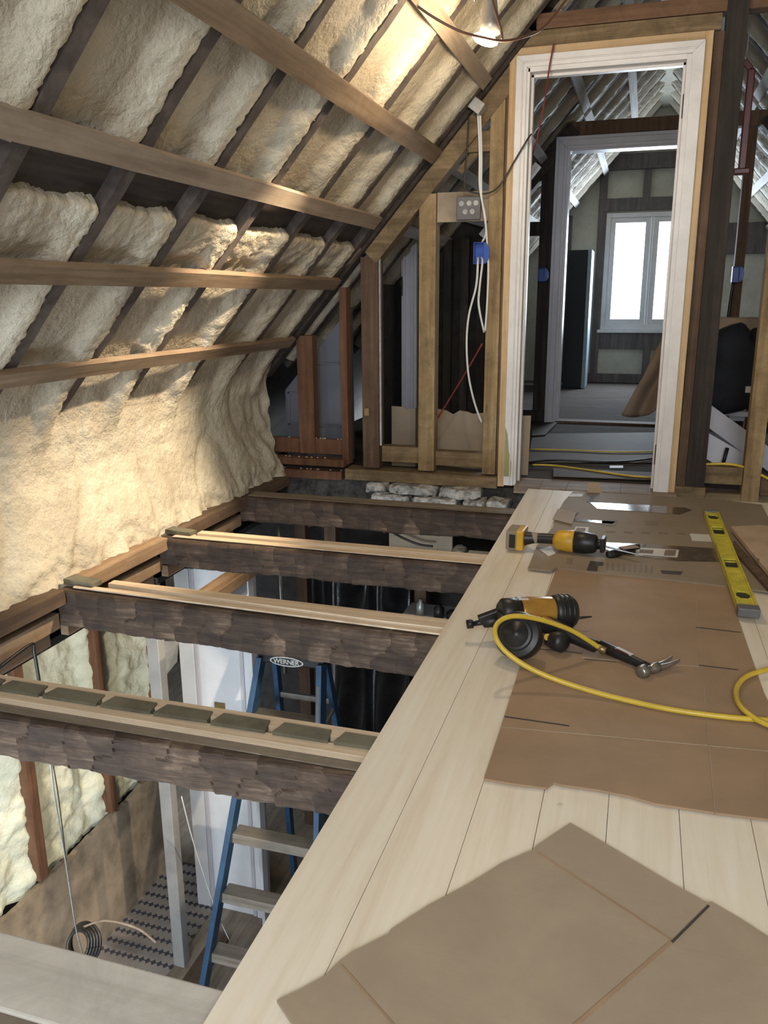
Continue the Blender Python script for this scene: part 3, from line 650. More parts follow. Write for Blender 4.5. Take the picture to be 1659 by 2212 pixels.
# header, posts
piece('header_beam', MB().box(-0.58, 1.3, YW+0.0, YW+0.09, 2.195, 2.262), 'headerX', 'upper red-brown header board over the white doorway')
piece('header_beam', MB().box(-0.70, 0.245, YW-0.004, YW+0.09, 2.122, 2.190), 'frameX', 'lower rough header board directly on the white doorway')
vstud(0.218, 0.262, YW+0.01, YW+0.09, -0.01, 2.12, 'studD', 'narrow brown stud against the right side of the white doorway')
vstud(0.262, 0.352, YW-0.02, YW+0.10, 0.0, 2.60, 'postD', 'thick near-black post right of the white doorway', 'corner_post')
vstud(0.532, 0.612, YW-0.01, YW+0.08, -0.035, 2.20, 'studZ', 'golden-brown stud at the right edge, cut by the frame')
piece('wood_blocking', MB().box(0.352, 0.530, YW+0.01, YW+0.06, 0.045, 0.135), 'frameX', 'short block between the black post and the right-hand stud')
piece('bottom_plate', MB().box(0.215, 0.36, YW-0.03, YW+0.08, -0.03, 0.03), 'frameX', 'stub of bottom plate under the black post')
piece('bottom_plate', MB().box(0.36, 1.4, YW+0.02, YW+0.10, -0.045, -0.005), 'frameX', 'low plate right of the black post')
piece('bottom_plate', MB().box(0.615, 1.4, YW+0.0, YW+0.09, 0.0, 0.09), 'headerX', 'thick plate running right from the right-hand stud')
# threshold: worn ends of old boards
for k in range(6):
    a = -0.60+k*0.137; o = MB().hexa([(a, YW-0.075-0.01*random.random(), -0.045), (a+0.136, YW-0.075-0.01*random.random(), -0.045), (a+0.136, YW+0.16, -0.045), (a, YW+0.16, -0.045), (a, YW-0.08, -0.008), (a+0.136, YW-0.083, -0.006), (a+0.136, YW+0.16, -0.004), (a, YW+0.16, -0.004)]).build('threshold_board', 'brickold', None, 0.0)
    tag(o, f'{ORD[k]} worn board end from the left in the doorway threshold', 'board', 'old board ends in the doorway')
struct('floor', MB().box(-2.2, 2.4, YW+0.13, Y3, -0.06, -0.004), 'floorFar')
tag(MB().prism([at(1270, 1043, Y=4.22), at(1294, 1043, Y=4.22), at(1302, 1066, Z=0.004), at(1268, 1064, Z=0.004)], (0, 0.004, 0)).build('card_scrap', 'card2'), 'small cardboard scrap poking over the far platform edge', 'scrap')

# ------------------------------------------------------------------ rooms beyond the doorway
# wall 2 (Y = 6.62)
d2 = thing('door_2', None, None, (-0.22, Y2, 0)); d2['kind'] = 'structure'
for (y0, y1, o_, i_) in ((Y2-0.02, Y2+0.01, 0.0, 0.085), (Y2-0.034, Y2-0.02, 0.0, 0.022), (Y2-0.030, Y2-0.02, 0.062, 0.085)):
    XL0, XL1, XR0, XR1, ZO, ZI = -0.700+o_, -0.700+i_, 0.262-o_, 0.262-i_, 2.100-o_, 2.100-i_
    nm = 'grey_casing' if o_ == 0 and i_ > 0.05 else 'casing_bead'
    cas((XL0, 0), (XL1, 0), (XL1, ZI), (XL0, ZO), y0, y1).build(nm, 'greytrim', d2, 0.003)
    cas((XR0, 0), (XR1, 0), (XR1, ZI), (XR0, ZO), y0, y1).build(nm, 'greytrim', d2, 0.003)
    cas((XL0, ZO), (XR0, ZO), (XR1, ZI), (XL1, ZI), y0, y1).build(nm, 'greytrim', d2, 0.003)
MB().box(-0.617, -0.597, Y2-0.02, Y2+0.12, 0, 2.02).build('jamb', 'greytrim', d2, 0.001)
MB().box(0.159, 0.179, Y2-0.02, Y2+0.12, 0, 2.02).build('jamb', 'greytrim', d2, 0.001)
MB().box(-0.60, 0.162, Y2-0.02, Y2+0.12, 2.0, 2.018).build('head_jamb', 'greytrim', d2, 0.001)
G2 = 'framing of the wall around the second doorway'
def piece2(name, m_, lab, mat='studD', cat='framing'): return tag(m_.build(name, mat, None, 0.002), lab, cat, G2)
piece2('header_beam', MB().box(-0.95, 1.3, Y2-0.004, Y2+0.092, 2.105, 2.20), 'brown header over the grey doorway')
piece2('wall_stud', MB().box(-0.80, -0.705, Y2, Y2+0.09, 0, 2.1), 'dark stud against the left of the grey doorway', 'postD')
piece2('wall_stud', MB().box(0.262, 0.35, Y2, Y2+0.09, 0, 2.4), 'dark stud against the right of the grey doorway', 'postD')
piece2('wall_stud', MB().box(0.60, 0.665, Y2, Y2+0.09, 0, 2.2), 'slender stud carrying the far blue box')
piece2('wall_stud', MB().box(-1.20, -1.12, Y2, Y2+0.09, 0, 1.50), 'dark stud well left of the grey doorway', 'postD')
piece2('level_rail', MB().box(-1.7, -0.80, Y2+0.01, Y2+0.08, 1.42, 1.52), 'dark level rail left of the grey doorway', 'postD')
piece2('bottom_plate', MB().box(-1.9, -0.702, Y2-0.003, Y2+0.093, 0.0, 0.09), 'dark plate left of the grey doorway', 'postD')
piece2('bottom_plate', MB().box(0.262, 1.9, Y2-0.003, Y2+0.093, 0.0, 0.06), 'dark plate right of the grey doorway', 'postD')
piece2('door_sill', MB().box(-0.62, 0.18, Y2-0.02, Y2+0.11, -0.004, 0.014), 'worn brown sill of the grey doorway', 'studD', 'sill')
for sx in (1, -1):
    p = [on_slope(-1.95, -0.02), on_slope(-0.60, -0.02), on_slope(-0.60, 0.09), on_slope(-1.95, 0.09)]
    m_ = MB().prism([(a if sx > 0 else 2*RX-a, Y2-0.008, b_) for a, b_ in p], (0, 0.104, 0))
    piece2('sloping_plate', m_, ('left' if sx > 0 else 'right')+' sloping plate of the wall around the grey doorway', 'purlin')
# gable wall with the window
WX0, WX1, WZ0, WZ1 = -0.47, 0.50, 0.60, 1.86
g_ = MB()
g_.box(-2.3, WX0, Y3, Y3+0.06, -0.05, 3.1); g_.box(WX1, 2.5, Y3, Y3+0.06, -0.05, 3.1); g_.box(WX0, WX1, Y3, Y3+0.06, -0.05, WZ0); g_.box(WX0, WX1, Y3, Y3+0.06, WZ1, 3.1)
struct('wall_far', g_, 'darkfoam')
G3 = 'framing of the gable wall'
def piece3(name, x0, x1, z0, z1, lab, y=0.05):
    y += 0.004 if 'beam' in name else 0
    y += 0.0007*(len(lab) % 7)
    return tag(MB().box(x0, x1, Y3-y, Y3+0.001, z0, z1).build(name, 'gablewood', None, 0.002), lab, 'framing', G3)
piece3('gable_stud', -0.56, -0.475, 0.0, 2.36, 'tall grey stud at the left of the bright window')
piece3('gable_stud', 0.505, 0.60, 0.0, 2.36, 'tall grey stud at the right of the bright window')
piece3('gable_stud', -0.90, -0.84, 0.0, 1.85, 'short grey stud at the far left of the gable wall', 0.03)
piece3('gable_beam', -0.80, 1.0, 2.30, 2.46, 'thick dark beam high across the gable wall', 0.08)
piece3('gable_stud', -0.10, -0.02, 2.0, 2.30, 'short stud between the beam and the window header')
piece3('gable_beam', -0.56, 0.60, 1.88, 2.01, 'header directly above the bright window')
piece3('gable_beam', -0.56, 0.60, 0.38, 0.57, 'dark rail right below the window sill', 0.03)
piece3('gable_stud', 0.02, 0.10, 0.0, 0.38, 'short dark stud under the window')
piece3('gable_beam', -0.9, 1.0, 0.0, 0.10, 'low dark rail along the foot of the gable wall')
piece3('gable_beam', 0.60, 1.6, 1.40, 1.72, 'dark square timber right of the gable window', 0.04)
w1 = thing('window_1', None, None, (0, Y3, WZ0)); w1['kind'] = 'structure'
wf = MB()
for (a, b_, c, d) in ((WX0, WX0+.05, WZ0, WZ1), (WX1-.05, WX1, WZ0, WZ1), (WX0+.05, WX1-.05, WZ1-.05, WZ1), (WX0+.05, WX1-.05, WZ0, WZ0+.06)): wf.box(a, b_, Y3-0.03, Y3+0.05, c, d)
wf.box(0.010, 0.040, Y3-0.025, Y3+0.04, WZ0+.06, WZ1-.05)
wf.build('window_frame', 'white', w1, 0.003)
for (a, b_) in ((WX0+.0505, 0.0095), (0.0405, WX1-.0505)):
    sf = MB(); t = 0.055
    for (x0, x1, z0, z1) in ((a, a+t, WZ0+.061, WZ1-.051), (b_-t, b_, WZ0+.061, WZ1-.051), (a+t, b_-t, WZ1-.05-t, WZ1-.051), (a+t, b_-t, WZ0+.061, WZ0+.06+t)): sf.box(x0, x1, Y3-0.015, Y3+0.025, z0, z1)
    s_ = sf.build('sash', 'white', w1, 0.003)
    MB().box(a+t, b_-t, Y3+0.004, Y3+0.008, WZ0+.06+t, WZ1-.05-t).build('pane', 'glass', s_)
MB().box(WX0-0.03, WX1+0.03, Y3-0.06, Y3+0.02, WZ0-0.035, WZ0).build('window_sill', 'white', w1, 0.003)
# cabinet in the window room
r = thing('tall_cabinet', 'tall blue-black cabinet left of the bright window', 'cabinet', (-0.70, 9.3, 0))
MB().box(-0.80, -0.60, 9.20, 9.62, 0, 1.44).build('body', 'cabinet', r, 0.004)
MB().box(-0.600, -0.560, 9.20, 9.62, 0, 1.44).build('side_edge', 'cabedge', r, 0.003)
MB().box(-0.795, -0.61, 9.192, 9.20, 0.02, 1.42).build('door', 'cabinet', r, 0.002)
# back partition left of doorway seen between the studs
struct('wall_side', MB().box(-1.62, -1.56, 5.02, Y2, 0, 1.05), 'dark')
for k, x in enumerate((-1.34, -1.22, -1.10, -0.99, -0.88)):
    tag(MB().box(x, x+0.055, 5.75, 5.80, 0.0, 1.35).build('old_lath', 'postD'), f'{ORD[k]} dark upright lath from the left behind the middle stud', 'lath', 'dark upright laths in the dim side room')
tag(MB().bar((-1.55, 5.78, 1.62), (-0.86, 5.74, 1.42), 0.04, 0.11, (0, 0, 1)).build('slanting_board', 'greypanel', None, 0.003), 'slanting grey board across the dim side room above the laths', 'board')
tag(MB().bar((-0.90, 4.80, 1.30), (-0.60, 4.80, 1.66), 0.03, 0.08, (0, 1, 0)).build('diagonal_brace', 'strapW', None, 0.002), 'diagonal pale brace behind the blue box', 'brace')
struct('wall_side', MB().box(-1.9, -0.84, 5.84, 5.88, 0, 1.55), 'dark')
r = thing('door_casing', 'dim grey moulded door casing between thick stud and middle stud', 'casing', (-1.46, 5.30, 0.1))
MB().box(-1.515, -1.412, 5.30, 5.34, 0.05, 1.85).build('board', 'greytrim', r, 0.003); MB().box(-1.500, -1.486, 5.288, 5.30, 0.05, 1.85).build('bead', 'greytrim', r, 0.002); MB().box(-1.45, -1.43, 5.288, 5.30, 0.05, 1.85).build('bead', 'greytrim', r, 0.002)
MB().box(-1.512, -1.503, 5.284, 5.288, 0.98, 1.10).build('strike_plate', 'black', r)
# cardboard beyond the studs
def card_sheet(name, pts, off, mat, lab, cat='cardboard'): return tag(MB().prism(pts, off).build(name, mat), lab, cat)
r = thing('cardboard_box', 'torn open cardboard box standing behind the middle golden stud', 'cardboard box', (-1.10, 4.65, 0.02))
tp = [(-1.375, 0.355), (-1.30, 0.352), (-1.29, 0.34), (-1.235, 0.345)]
MB().prism([(-1.375, 4.60, -0.0), (-1.235, 4.60, -0.0)] + [(x, 4.60, z) for x, z in reversed(tp)], (0, 0.006, 0)).build('near_flap', 'card3', r)
tp = [(-1.235, 0.345), (-1.10, 0.335), (-1.06, 0.33), (-1.02, 0.31), (-0.98, 0.335), (-0.93, 0.33), (-0.90, 0.32), (-0.80, 0.335)]
MB().prism([(-1.235, 4.70, 0.0), (-0.80, 4.62, 0.0)] + [(x, 4.70-(x+1.235)*0.18, z) for x, z in reversed(tp)], (0, 0.006, 0)).build('side_panel', 'card2', r)
r2 = MB().prism([(-1.235, 4.60, 0), (-1.235, 4.70, 0), (-1.235, 4.70, 0.345), (-1.235, 4.60, 0.345)], (0.005, 0, 0)).build('corner_panel', 'card3', r)
card_sheet('cardboard_strip', [at(1116, 1030, Y=4.56), at(1140, 1030, Y=4.56), at(1147, 898, Y=4.56), at(1118, 898, Y=4.56)], (0.0, 0.006, 0), 'card2', 'narrow upright cardboard strip leaning inside the left door jamb')
# cardboard and boards on the floor of the middle room
def flat(name, px, z, th, mat, lab, cat='cardboard', group=None):
    return tag(MB().prism([at(x, y, Z=z) for x, y in px], (0, 0, th)).build(name, mat), lab, cat, group)
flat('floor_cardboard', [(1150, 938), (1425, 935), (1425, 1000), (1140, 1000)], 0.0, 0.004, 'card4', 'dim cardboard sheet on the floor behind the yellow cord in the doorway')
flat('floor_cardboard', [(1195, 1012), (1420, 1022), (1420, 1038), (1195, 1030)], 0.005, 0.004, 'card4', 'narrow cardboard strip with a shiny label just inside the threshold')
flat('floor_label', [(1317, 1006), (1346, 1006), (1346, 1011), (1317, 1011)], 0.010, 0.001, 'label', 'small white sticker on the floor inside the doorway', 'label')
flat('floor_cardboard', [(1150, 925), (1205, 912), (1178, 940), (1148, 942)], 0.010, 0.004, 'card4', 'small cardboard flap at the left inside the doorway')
tag(MB().tube([at(1150, 1004, Z=0.012), at(1200, 1006, Z=0.012), at(1290, 1018, Z=0.012), at(1360, 1028, Z=0.012), at(1430, 1033, Z=0.012), (0.42, 4.55, 0.012)], 0.006, 8).build('extension_cord', 'hose', None, 0, True), 'yellow cord lying across the inside of the doorway', 'cord')
tag(MB().tube([at(1145, 970, Z=0.012), at(1230, 972, Z=0.012), at(1330, 976, Z=0.012), at(1430, 975, Z=0.012)], 0.005, 8).build('extension_cord', 'hose', None, 0, True), 'thin yellowish cord farther inside the doorway', 'cord')
tag(MB().tube([at(1130, 1000, Z=0.012), at(1200, 994, Z=0.012), at(1330, 998, Z=0.012), at(1430, 988, Z=0.012)], 0.006, 8).build('extension_cord', 'cableb', None, 0, True), 'black cord across the floor between the two yellow cords', 'cord')
# brown canvas draped over a trestle
r = thing('trestle', 'dark sawhorse hidden beneath the brown canvas', 'sawhorse', (0.42, 5.5, 0))
MB().box(0.20, 0.72, 5.48, 5.57, 0.62, 0.70).build('top_rail', 'studD', r, 0.003)
for (x, y) in ((0.25, 5.30), (0.25, 5.75), (0.68, 5.30), (0.68, 5.75)): MB().bar((x, 5.52+(y-5.52)*0.1, 0.66), (x, y, 0.0), 0.05, 0.03, (1, 0, 0)).build('leg', 'studD', r, 0.002)
def tarp_fn(u, v):
    # u: along width (left..right), v: from top ridge down front
    L0 = [(0.16, 0.80), (0.09, 0.66), (0.02, 0.48), (-0.09, 0.27)]     # left outline
    t = v*3; i = min(2, int(t)); f = t-i
    xl = L0[i][0]*(1-f)+L0[i+1][0]*f; zl = L0[i][1]*(1-f)+L0[i+1][1]*f
    xr = 0.70; zb = 0.84-v*(0.40+0.10*math.sin(u*9))
    X = xl+(xr-xl)*u; Z = zl+(zb-zl)*sm(0, 0.45, u)
    if v > 0.8: Z -= 0.06*(v-0.8)/0.2*math.sin(u*7+0.5)
    Y = 5.40-0.05*math.sin(v*PI)-0.035*math.sin(u*16+v*3)*v-0.02*math.sin(u*33)*v+0.06*(1-v)
    return (X, Y, Z)
m_ = MB().grid(tarp_fn, 48, 30)
m_.grid(lambda u, v: (0.16+0.54*u, 5.46+0.25*v, 0.80+0.04*sm(0, .45, u)-0.25*v*v), 20, 12)
o = tag(m_.build('canvas_drape', 'tarp', None, 0, True, False), 'brown canvas draped over a trestle behind the right door jamb', 'canvas')
so = o.modifiers.new('solid', 'SOLIDIFY'); so.thickness = 0.006
def bag_fn(u, v):
    th = u*2*PI; ph = v*PI; e = 0.6; sg = lambda t: math.copysign(abs(t)**e, t)
    X = 0.50+0.155*sg(math.sin(ph))*sg(math.cos(th)); Y = 5.16+0.11*sg(math.sin(ph))*sg(math.sin(th)); Z = 0.545+0.245*sg(math.cos(ph))
    n_ = nz(X*7, Y*7, Z*5)*0.05; return (X+n_, Y+n_*0.6, Z+n_)
r = thing('black_jacket', 'black jacket hanging bunched over the trestle, right of the black post', 'jacket', (0.50, 5.16, 0.30))
MB().grid(bag_fn, 40, 26).build('body', 'blackcloth', r, 0, True)
MB().tube([(0.60, 5.18, 0.76), (0.645, 5.14, 0.72), (0.655, 5.12, 0.55), (0.64, 5.10, 0.36)], [0.035, 0.05, 0.048, 0.04], 14).build('sleeve', 'blackcloth', r, 0, True)
MB().box(0.575, 0.625, 5.02, 5.03, 0.44, 0.475).build('patch', 'label', r, 0.001)
# leaning grey boards right of the post
GB = 'pale boards leaning behind the black post'
def lean_board(p0, p1, w, lab, mat='greytrim'):
    return tag(MB().bar(p0, p1, 0.018, w, (0, 0.25, 1)).build('leaning_board', mat, None, 0.002), lab, 'board', GB)
lean_board((0.33, 5.00, 0.35), (0.78, 4.95, 0.04), 0.11, 'upper grey board leaning behind the right-hand stud')
lean_board((0.30, 4.90, 0.20), (0.60, 4.85, -0.01+0.05), 0.13, 'lower grey board leaning just right of the black post')
tag(MB().bar((0.40, 5.25, 0.30), (0.95, 5.25, 0.28), 0.05, 0.03).build('level_board', 'greytrim', None, 0.002), 'level pale board behind the leaning grey boards', 'board', GB)
tag(MB().tube([(0.47, 4.8, 0.03), (0.49, 4.8, 0.16)], 0.010, 8).build('pipe_stub', 'black', None, 0, True), 'short black rod standing in front of the lower leaning board', 'rod')
tag(MB().tube([at(1515, 1003, Z=0.14), at(1580, 1003, Z=0.15), at(1625, 1017, Z=0.12), at(1680, 1045, Z=0.08)], 0.007, 8).build('yellow_hose_end', 'hose', None, 0, True), 'yellow hose lying over the block between the black post and the right-hand stud', 'hose')
# red bar clamp and far blue boxes
r = thing('red_clamp', 'red bar clamp hanging right of the black post', 'clamp', (0.43, 4.9, 1.56))
MB().box(0.415, 0.452, 4.88, 4.92, 1.60, 2.07).build('bar', 'redmetal', r, 0.006); MB().box(0.392, 0.472, 4.87, 4.93, 1.575, 1.605).build('foot', 'redmetal', r, 0.006)
MB().bar((0.43, 4.9, 2.07), (0.395, 4.9, 2.11), 0.03, 0.03, (0, 1, 0)).build('hook', 'redmetal', r, 0.004)
tag(MB().tube([(0.405, 4.9, 2.09), (0.405, 4.9, 2.45)], 0.004, 8).build('thin_pipe', 'galv', None, 0, True), 'thin pale pipe rising above the red clamp', 'pipe')
def ebox(x0, x1, y, z0, z1, lab, mat='bluebox', bulge=True):
    r = thing('electrical_box', lab, 'electrical box', ((x0+x1)/2, y, z0))
    m_ = MB(); t = 0.004
    m_.box(x0, x1, y+0.045, y+0.05, z0, z1); m_.box(x0, x0+t, y, y+0.05, z0, z1); m_.box(x1-t, x1, y, y+0.05, z0, z1); m_.box(x0, x1, y, y+0.05, z0, z0+t); m_.box(x0, x1, y, y+0.05, z1-t, z1)
    m_.build('shell', mat, r, 0.001)
    if bulge:
        n = 14; cz = (z0+z1)/2; rr = (z1-z0)/2
        MB().prism([(x1, y-0.002, z0)] + [(x1+0.028*math.sin(PI*k/n), y-0.002, cz-rr*math.cos(PI*k/n)) for k in range(1, n)] + [(x1, y-0.002, z1)], (0, 0.005, 0)).build('mounting_ear', mat, r, 0.001)
        for z in (z0+0.012, z1-0.012): MB().lathe([(0, .004), (.003, .004)], (x1+0.008, y-0.002, z), (0, -1, 0), 10).build('screw', 'greyplastic', r)
    return r
ebox(-0.850, -0.795, YW-0.055, 1.132, 1.238, 'bright blue electrical box nailed to the stud beside the white casing')
ebox(0.585, 0.635, Y2-0.06, 1.06, 1.17, 'far blue electrical box on the slender stud at the right')
ebox(-0.79, -0.74, Y2-0.06, 1.08, 1.18, 'dim blue electrical box seen inside the left edge of the doorway')
tag(MB().tube([(0.60, Y2-0.02, 1.06), (0.59, Y2-0.02, 0.8), (0.585, Y2-0.02, 0.1)], 0.012, 8).build('black_conduit', 'cableb', None, 0, True), 'black conduit running down from the far blue box', 'conduit')
# junction box with cables
r = thing('junction_box', 'tilted grey metal junction box at the top of the casing stud', 'junction box', (-0.84, YW-0.07, 1.83))
a, b_ = Vector((-0.868, YW-0.055, 1.885)), Vector((-0.815, YW-0.055, 1.845))
MB().bar(a, b_, 0.09, 0.05, (0.6, 0, 0.8)).build('body', 'galv', r, 0.003)
MB().bar(a+Vector((0.0, -0.0475, 0.0)), b_+Vector((0.0, -0.0475, 0.0)), 0.004, 0.056, (0.6, 0, 0.8)).build('cover', 'galv', r, 0.001)
def cable(name, pts, r_, mat, lab, cat='cable', group=None): return tag(MB().tube(pts, r_, 8).build(name, mat, None, 0, True), lab, cat, group)
yb = YW-0.045
P_ = lambda x, y, Y=yb: at(x, y, Y=Y)
cable('white_cable', [P_(1037, 240), P_(1040, 330), P_(1040, 420), P_(1048, 470), P_(1053, 540), P_(1055, 590), P_(1052, 660), P_(1048, 715)], 0.0055, 'cablew', 'white cable dropping from the junction box, right one, down behind the blue box')
cable('white_cable', [P_(1032, 240), P_(1036, 330), P_(1036, 400), P_(1044, 450), P_(1050, 500), (-0.81, YW-0.03, 1.24)], 0.0055, 'cablew', 'white cable dropping from the junction box, left one, into the blue box top')
cable('white_cable', [(-0.83, YW-0.03, 1.165), P_(1032, 570, YW-0.07), P_(1028, 620, YW-0.07), P_(1013, 680, YW-0.06), P_(1008, 740, YW-0.06), P_(1012, 810, YW-0.05), P_(1025, 870, YW-0.03), P_(1040, 912, YW-0.01)], 0.0055, 'cablew', 'white cable looping out of the blue box and sweeping left down to the plate')
cable('white_cable', [(-0.812, YW-0.03, 1.165), P_(1042, 568, YW-0.07), P_(1036, 620, YW-0.06), P_(1034, 660, YW-0.05), P_(1046, 718, YW-0.02)], 0.0055, 'cablew', 'short white cable curving out of the blue box towards the stud')
cable('hanging_cord', [at(1042, 742, Y=4.42), at(1000, 815, Y=4.45), at(940, 912, Y=4.5)], 0.005, 'red', 'thin red cord slanting behind the studs', 'cord')
cable('black_cable', [P_(1027, 95, 3.95), P_(1026, 150, 4.2), (-0.865, YW-0.06, 1.895)], 0.004, 'cableb', 'black cable hanging from the lamp into the junction box')
cable('black_cable', [P_(1013, 245), P_(1009, 330), P_(1003, 395), P_(1010, 412), P_(1050, 418), P_(1080, 400), P_(1110, 350), P_(1140, 300), P_(1148, 290, YW+0.02)], 0.004, 'cableb', 'thin black cable swooping from the metal box across the door casing')
cable('orange_cord', [at(1196, 95, Y=YW-0.05), at(1186, 150, Y=YW-0.04), at(1178, 210, Y=YW+0.05), at(1160, 300, Y=YW+0.12), at(1143, 360, Y=YW+0.2), at(1140, 400, Y=YW+0.25)], 0.004, 'red', 'dull red cord hanging in the upper left of the doorway', 'cord')

# ------------------------------------------------------------------ clamp lamp
LP = Vector((-0.555, 3.16, 1.905))
r = thing('clamp_lamp', 'lit clamp work lamp with a dark bell shade hanging near the roof', 'lamp', LP)
BL = LP+Vector((0.035, -0.01, -0.02))
ax = Vector((-0.05, 0.0, -1)).normalized()
SB = Vector(at(1058, 84, Y=3.16)); ax = Vector((0.02, -0.04, -1)).normalized(); top_ = SB-ax*0.165
MB().lathe([(0.0, 0.016), (0.01, 0.021), (0.06, 0.025), (0.12, 0.033), (0.150, 0.036)], top_, ax, 28).build('shade', 'galv', r, 0, True)
b2 = Vector((-0.30, -0.10, -1)).normalized()
bb_ = MB().lathe([(0.0, 0.030), (0.010, 0.044), (0.016, 0.046), (0.024, 0.036), (0.028, 0.0)], SB+Vector((-0.012, 0, 0.012)), b2, 28).build('bulb', 'bulb', r, 0, True)
MB().tube([top_+Vector((0, 0, -0.01)), top_+Vector((-0.05, 0.0, -0.012)), top_+Vector((-0.06, 0.02, -0.035))], 0.006, 8).build('clamp_arm', 'steel', r, 0, True)
bl = bpy.data.lights.new('bulb_light', 'POINT'); bl.energy = 15; bl.color = (1.0, 0.79, 0.53); bl.shadow_soft_size = 0.035
bo = bpy.data.objects.new('bulb_light', bl); COL.objects.link(bo); bo.location = SB-LP+Vector((0.0, -0.02, -0.075)); bo.parent = r
sp = bpy.data.lights.new('reflector_light', 'SPOT'); sp.energy = 270; sp.color = (1.0, 0.80, 0.56); sp.spot_size = math.radians(45); sp.spot_blend = 0.75; sp.shadow_soft_size = 0.03
so_ = bpy.data.objects.new('reflector_light', sp); COL.objects.link(so_); so_.parent = r; so_.location = SB-LP+Vector((-0.02, -0.02, -0.06))
tgt = Vector((-2.05, 2.85, 0.12)); dv = tgt-(SB+Vector((-0.02, -0.02, -0.06))); so_.rotation_euler = dv.to_track_quat('-Z', 'Y').to_euler()
cable('brown_cord', [at(870, -12, Y=3.0), at(925, 30, Y=3.02), at(990, 66, Y=3.05), at(1040, 80, Y=3.05), at(1085, 88, Y=3.08), at(1130, 80, Y=3.12), at(1175, 58, Y=3.2), at(1230, -10, Y=3.3)], 0.0045, 'cablebr', 'brown cord sagging past the lit bulb', 'cord')
cable('orange_cord', [at(1060, -15, Y=3.06), at(1072, 30, Y=3.05), at(1082, 62, Y=3.05), at(1085, 84, Y=3.06)], 0.004, 'cablebr', 'short cord dropping beside the lamp shade', 'cord')

# ------------------------------------------------------------------ cardboard sheets on the platform
def creased(root, a, b_, z, w=0.006, mat='cardedge', name='crease'):
    a = Vector(at(*a, Z=z)); b_ = Vector(at(*b_, Z=z)); return MB().bar(a, b_, w, 0.0015).build(name, mat, root)
r = thing('cardboard_sheet', 'large folded cardboard sheet lying in the foreground', 'cardboard', (0, 0.9, 0.0))
A_ = [(598, 2166), (642, 2146), (700, 2114), (737, 2078), (760, 2062), (838, 2022), (845, 2012), (925, 1960), (1010, 1915), (1085, 1868), (1150, 1840), (1160, 1830), (1232, 1782), (1300, 1822), (1380, 1870), (1450, 1912), (1528, 1955), (1536, 1953), (1600, 1990), (1680, 2042), (1900, 2200), (1900, 2420), (760, 2420), (660, 2260)]
MB().prism([at(x, y, Z=0.003) for x, y in A_], (0, 0, 0.005)).build('sheet', 'card2', r)
creased(r, (1160, 1840), (1450, 2030), 0.0088, 0.004, 'card', 'fold_line'); creased(r, (737, 2085), (860, 2225), 0.0088, 0.003, 'card', 'fold_line'); creased(r, (1450, 2035), (1230, 2225), 0.0088, 0.005, 'card', 'fold_line')
creased(r, (1452, 2035), (1531, 1956), 0.0088, 0.0035, 'ink', 'slit')
r = thing('cardboard_sheet', 'long flat brown cardboard sheet under the black nailer and hammer', 'cardboard', (0.1, 2.0, 0))
B_ = [(1045, 1686), (1110, 1697), (1180, 1706), (1196, 1694), (1212, 1699), (1290, 1710), (1360, 1724), (1415, 1740), (1480, 1750), (1560, 1762), (1659, 1774), (1760, 1790), (1745, 1690), (1650, 1500), (1610, 1385), (1570, 1265), (1420, 1250), (1205, 1225), (1190, 1262), (1160, 1345), (1128, 1430), (1105, 1500), (1075, 1595)]
MB().prism([at(x, y, Z=0.003) for x, y in B_], (0, 0, 0.005)).build('sheet', 'card', r)
for a, b_, w in (((1503, 1355), (1600, 1366), .004), ((1090, 1548), (1230, 1568), .004), ((1165, 1402), (1258, 1411), .004), ((1510, 1437), (1595, 1447), .004), ((1262, 1424), (1330, 1430), .002)): creased(r, a, b_, 0.0088, w, 'ink', 'slit')
for a, b_ in (((1085, 1570), (1659, 1622)), ((1500, 1262), (1545, 1760)), ((1255, 1420), (1510, 1440)), ((1285, 1240), (1270, 1400))): creased(r, a, b_, 0.0086, 0.002, 'card2', 'fold_line')
r = thing('printed_cardboard', 'unfolded printed shipping box with shiny tape strips near the doorway', 'cardboard', (0.1, 3.5, 0))
C_ = [(1237, 1064), (1400, 1072), (1560, 1082), (1645, 1092), (1690, 1180), (1720, 1290), (1570, 1268), (1420, 1252), (1280, 1238), (1205, 1228), (1190, 1236), (1140, 1230), (1150, 1205), (1160, 1180), (1195, 1140), (1200, 1115), (1218, 1085)]
MB().prism([at(x, y, Z=0.008) for x, y in C_], (0, 0, 0.005)).build('sheet', 'card3', r)
def cpx(name, px, mat, z=0.0135, th=0.001): return MB().prism([at(x, y, Z=z) for x, y in px], (0, 0, th)).build(name, mat, r)
cpx('tape_strip', [(1272, 1085), (1410, 1092), (1480, 1097), (1495, 1102), (1468, 1112), (1400, 1106), (1290, 1099)], 'tape')
cpx('tape_strip', [(1270, 1170), (1400, 1176), (1545, 1185), (1555, 1214), (1460, 1212), (1330, 1196)], 'tape')
cpx('tape_strip', [(1240, 1121), (1330, 1127), (1322, 1132), (1240, 1126)], 'tape')
cpx('shipping_label', [(1375, 1183), (1467, 1188), (1463, 1204), (1372, 1198)], 'label', 0.015)
cpx('barcode', [(1437, 1188), (1461, 1189), (1458, 1201), (1434, 1200)], 'greyink', 0.0165)
cpx('label_text', [(1383, 1187), (1412, 1189), (1410, 1196), (1381, 1194)], 'greyink', 0.0165)
cpx('shipping_label', [(1231, 1066), (1260, 1067), (1257, 1073), (1229, 1073)], 'label')
cpx('shipping_label', [(1270, 1069), (1297, 1070), (1294, 1085), (1266, 1084)], 'greyink'); cpx('barcode', [(1275, 1071), (1284, 1071), (1282, 1083), (1273, 1083)], 'ink', 0.0145)
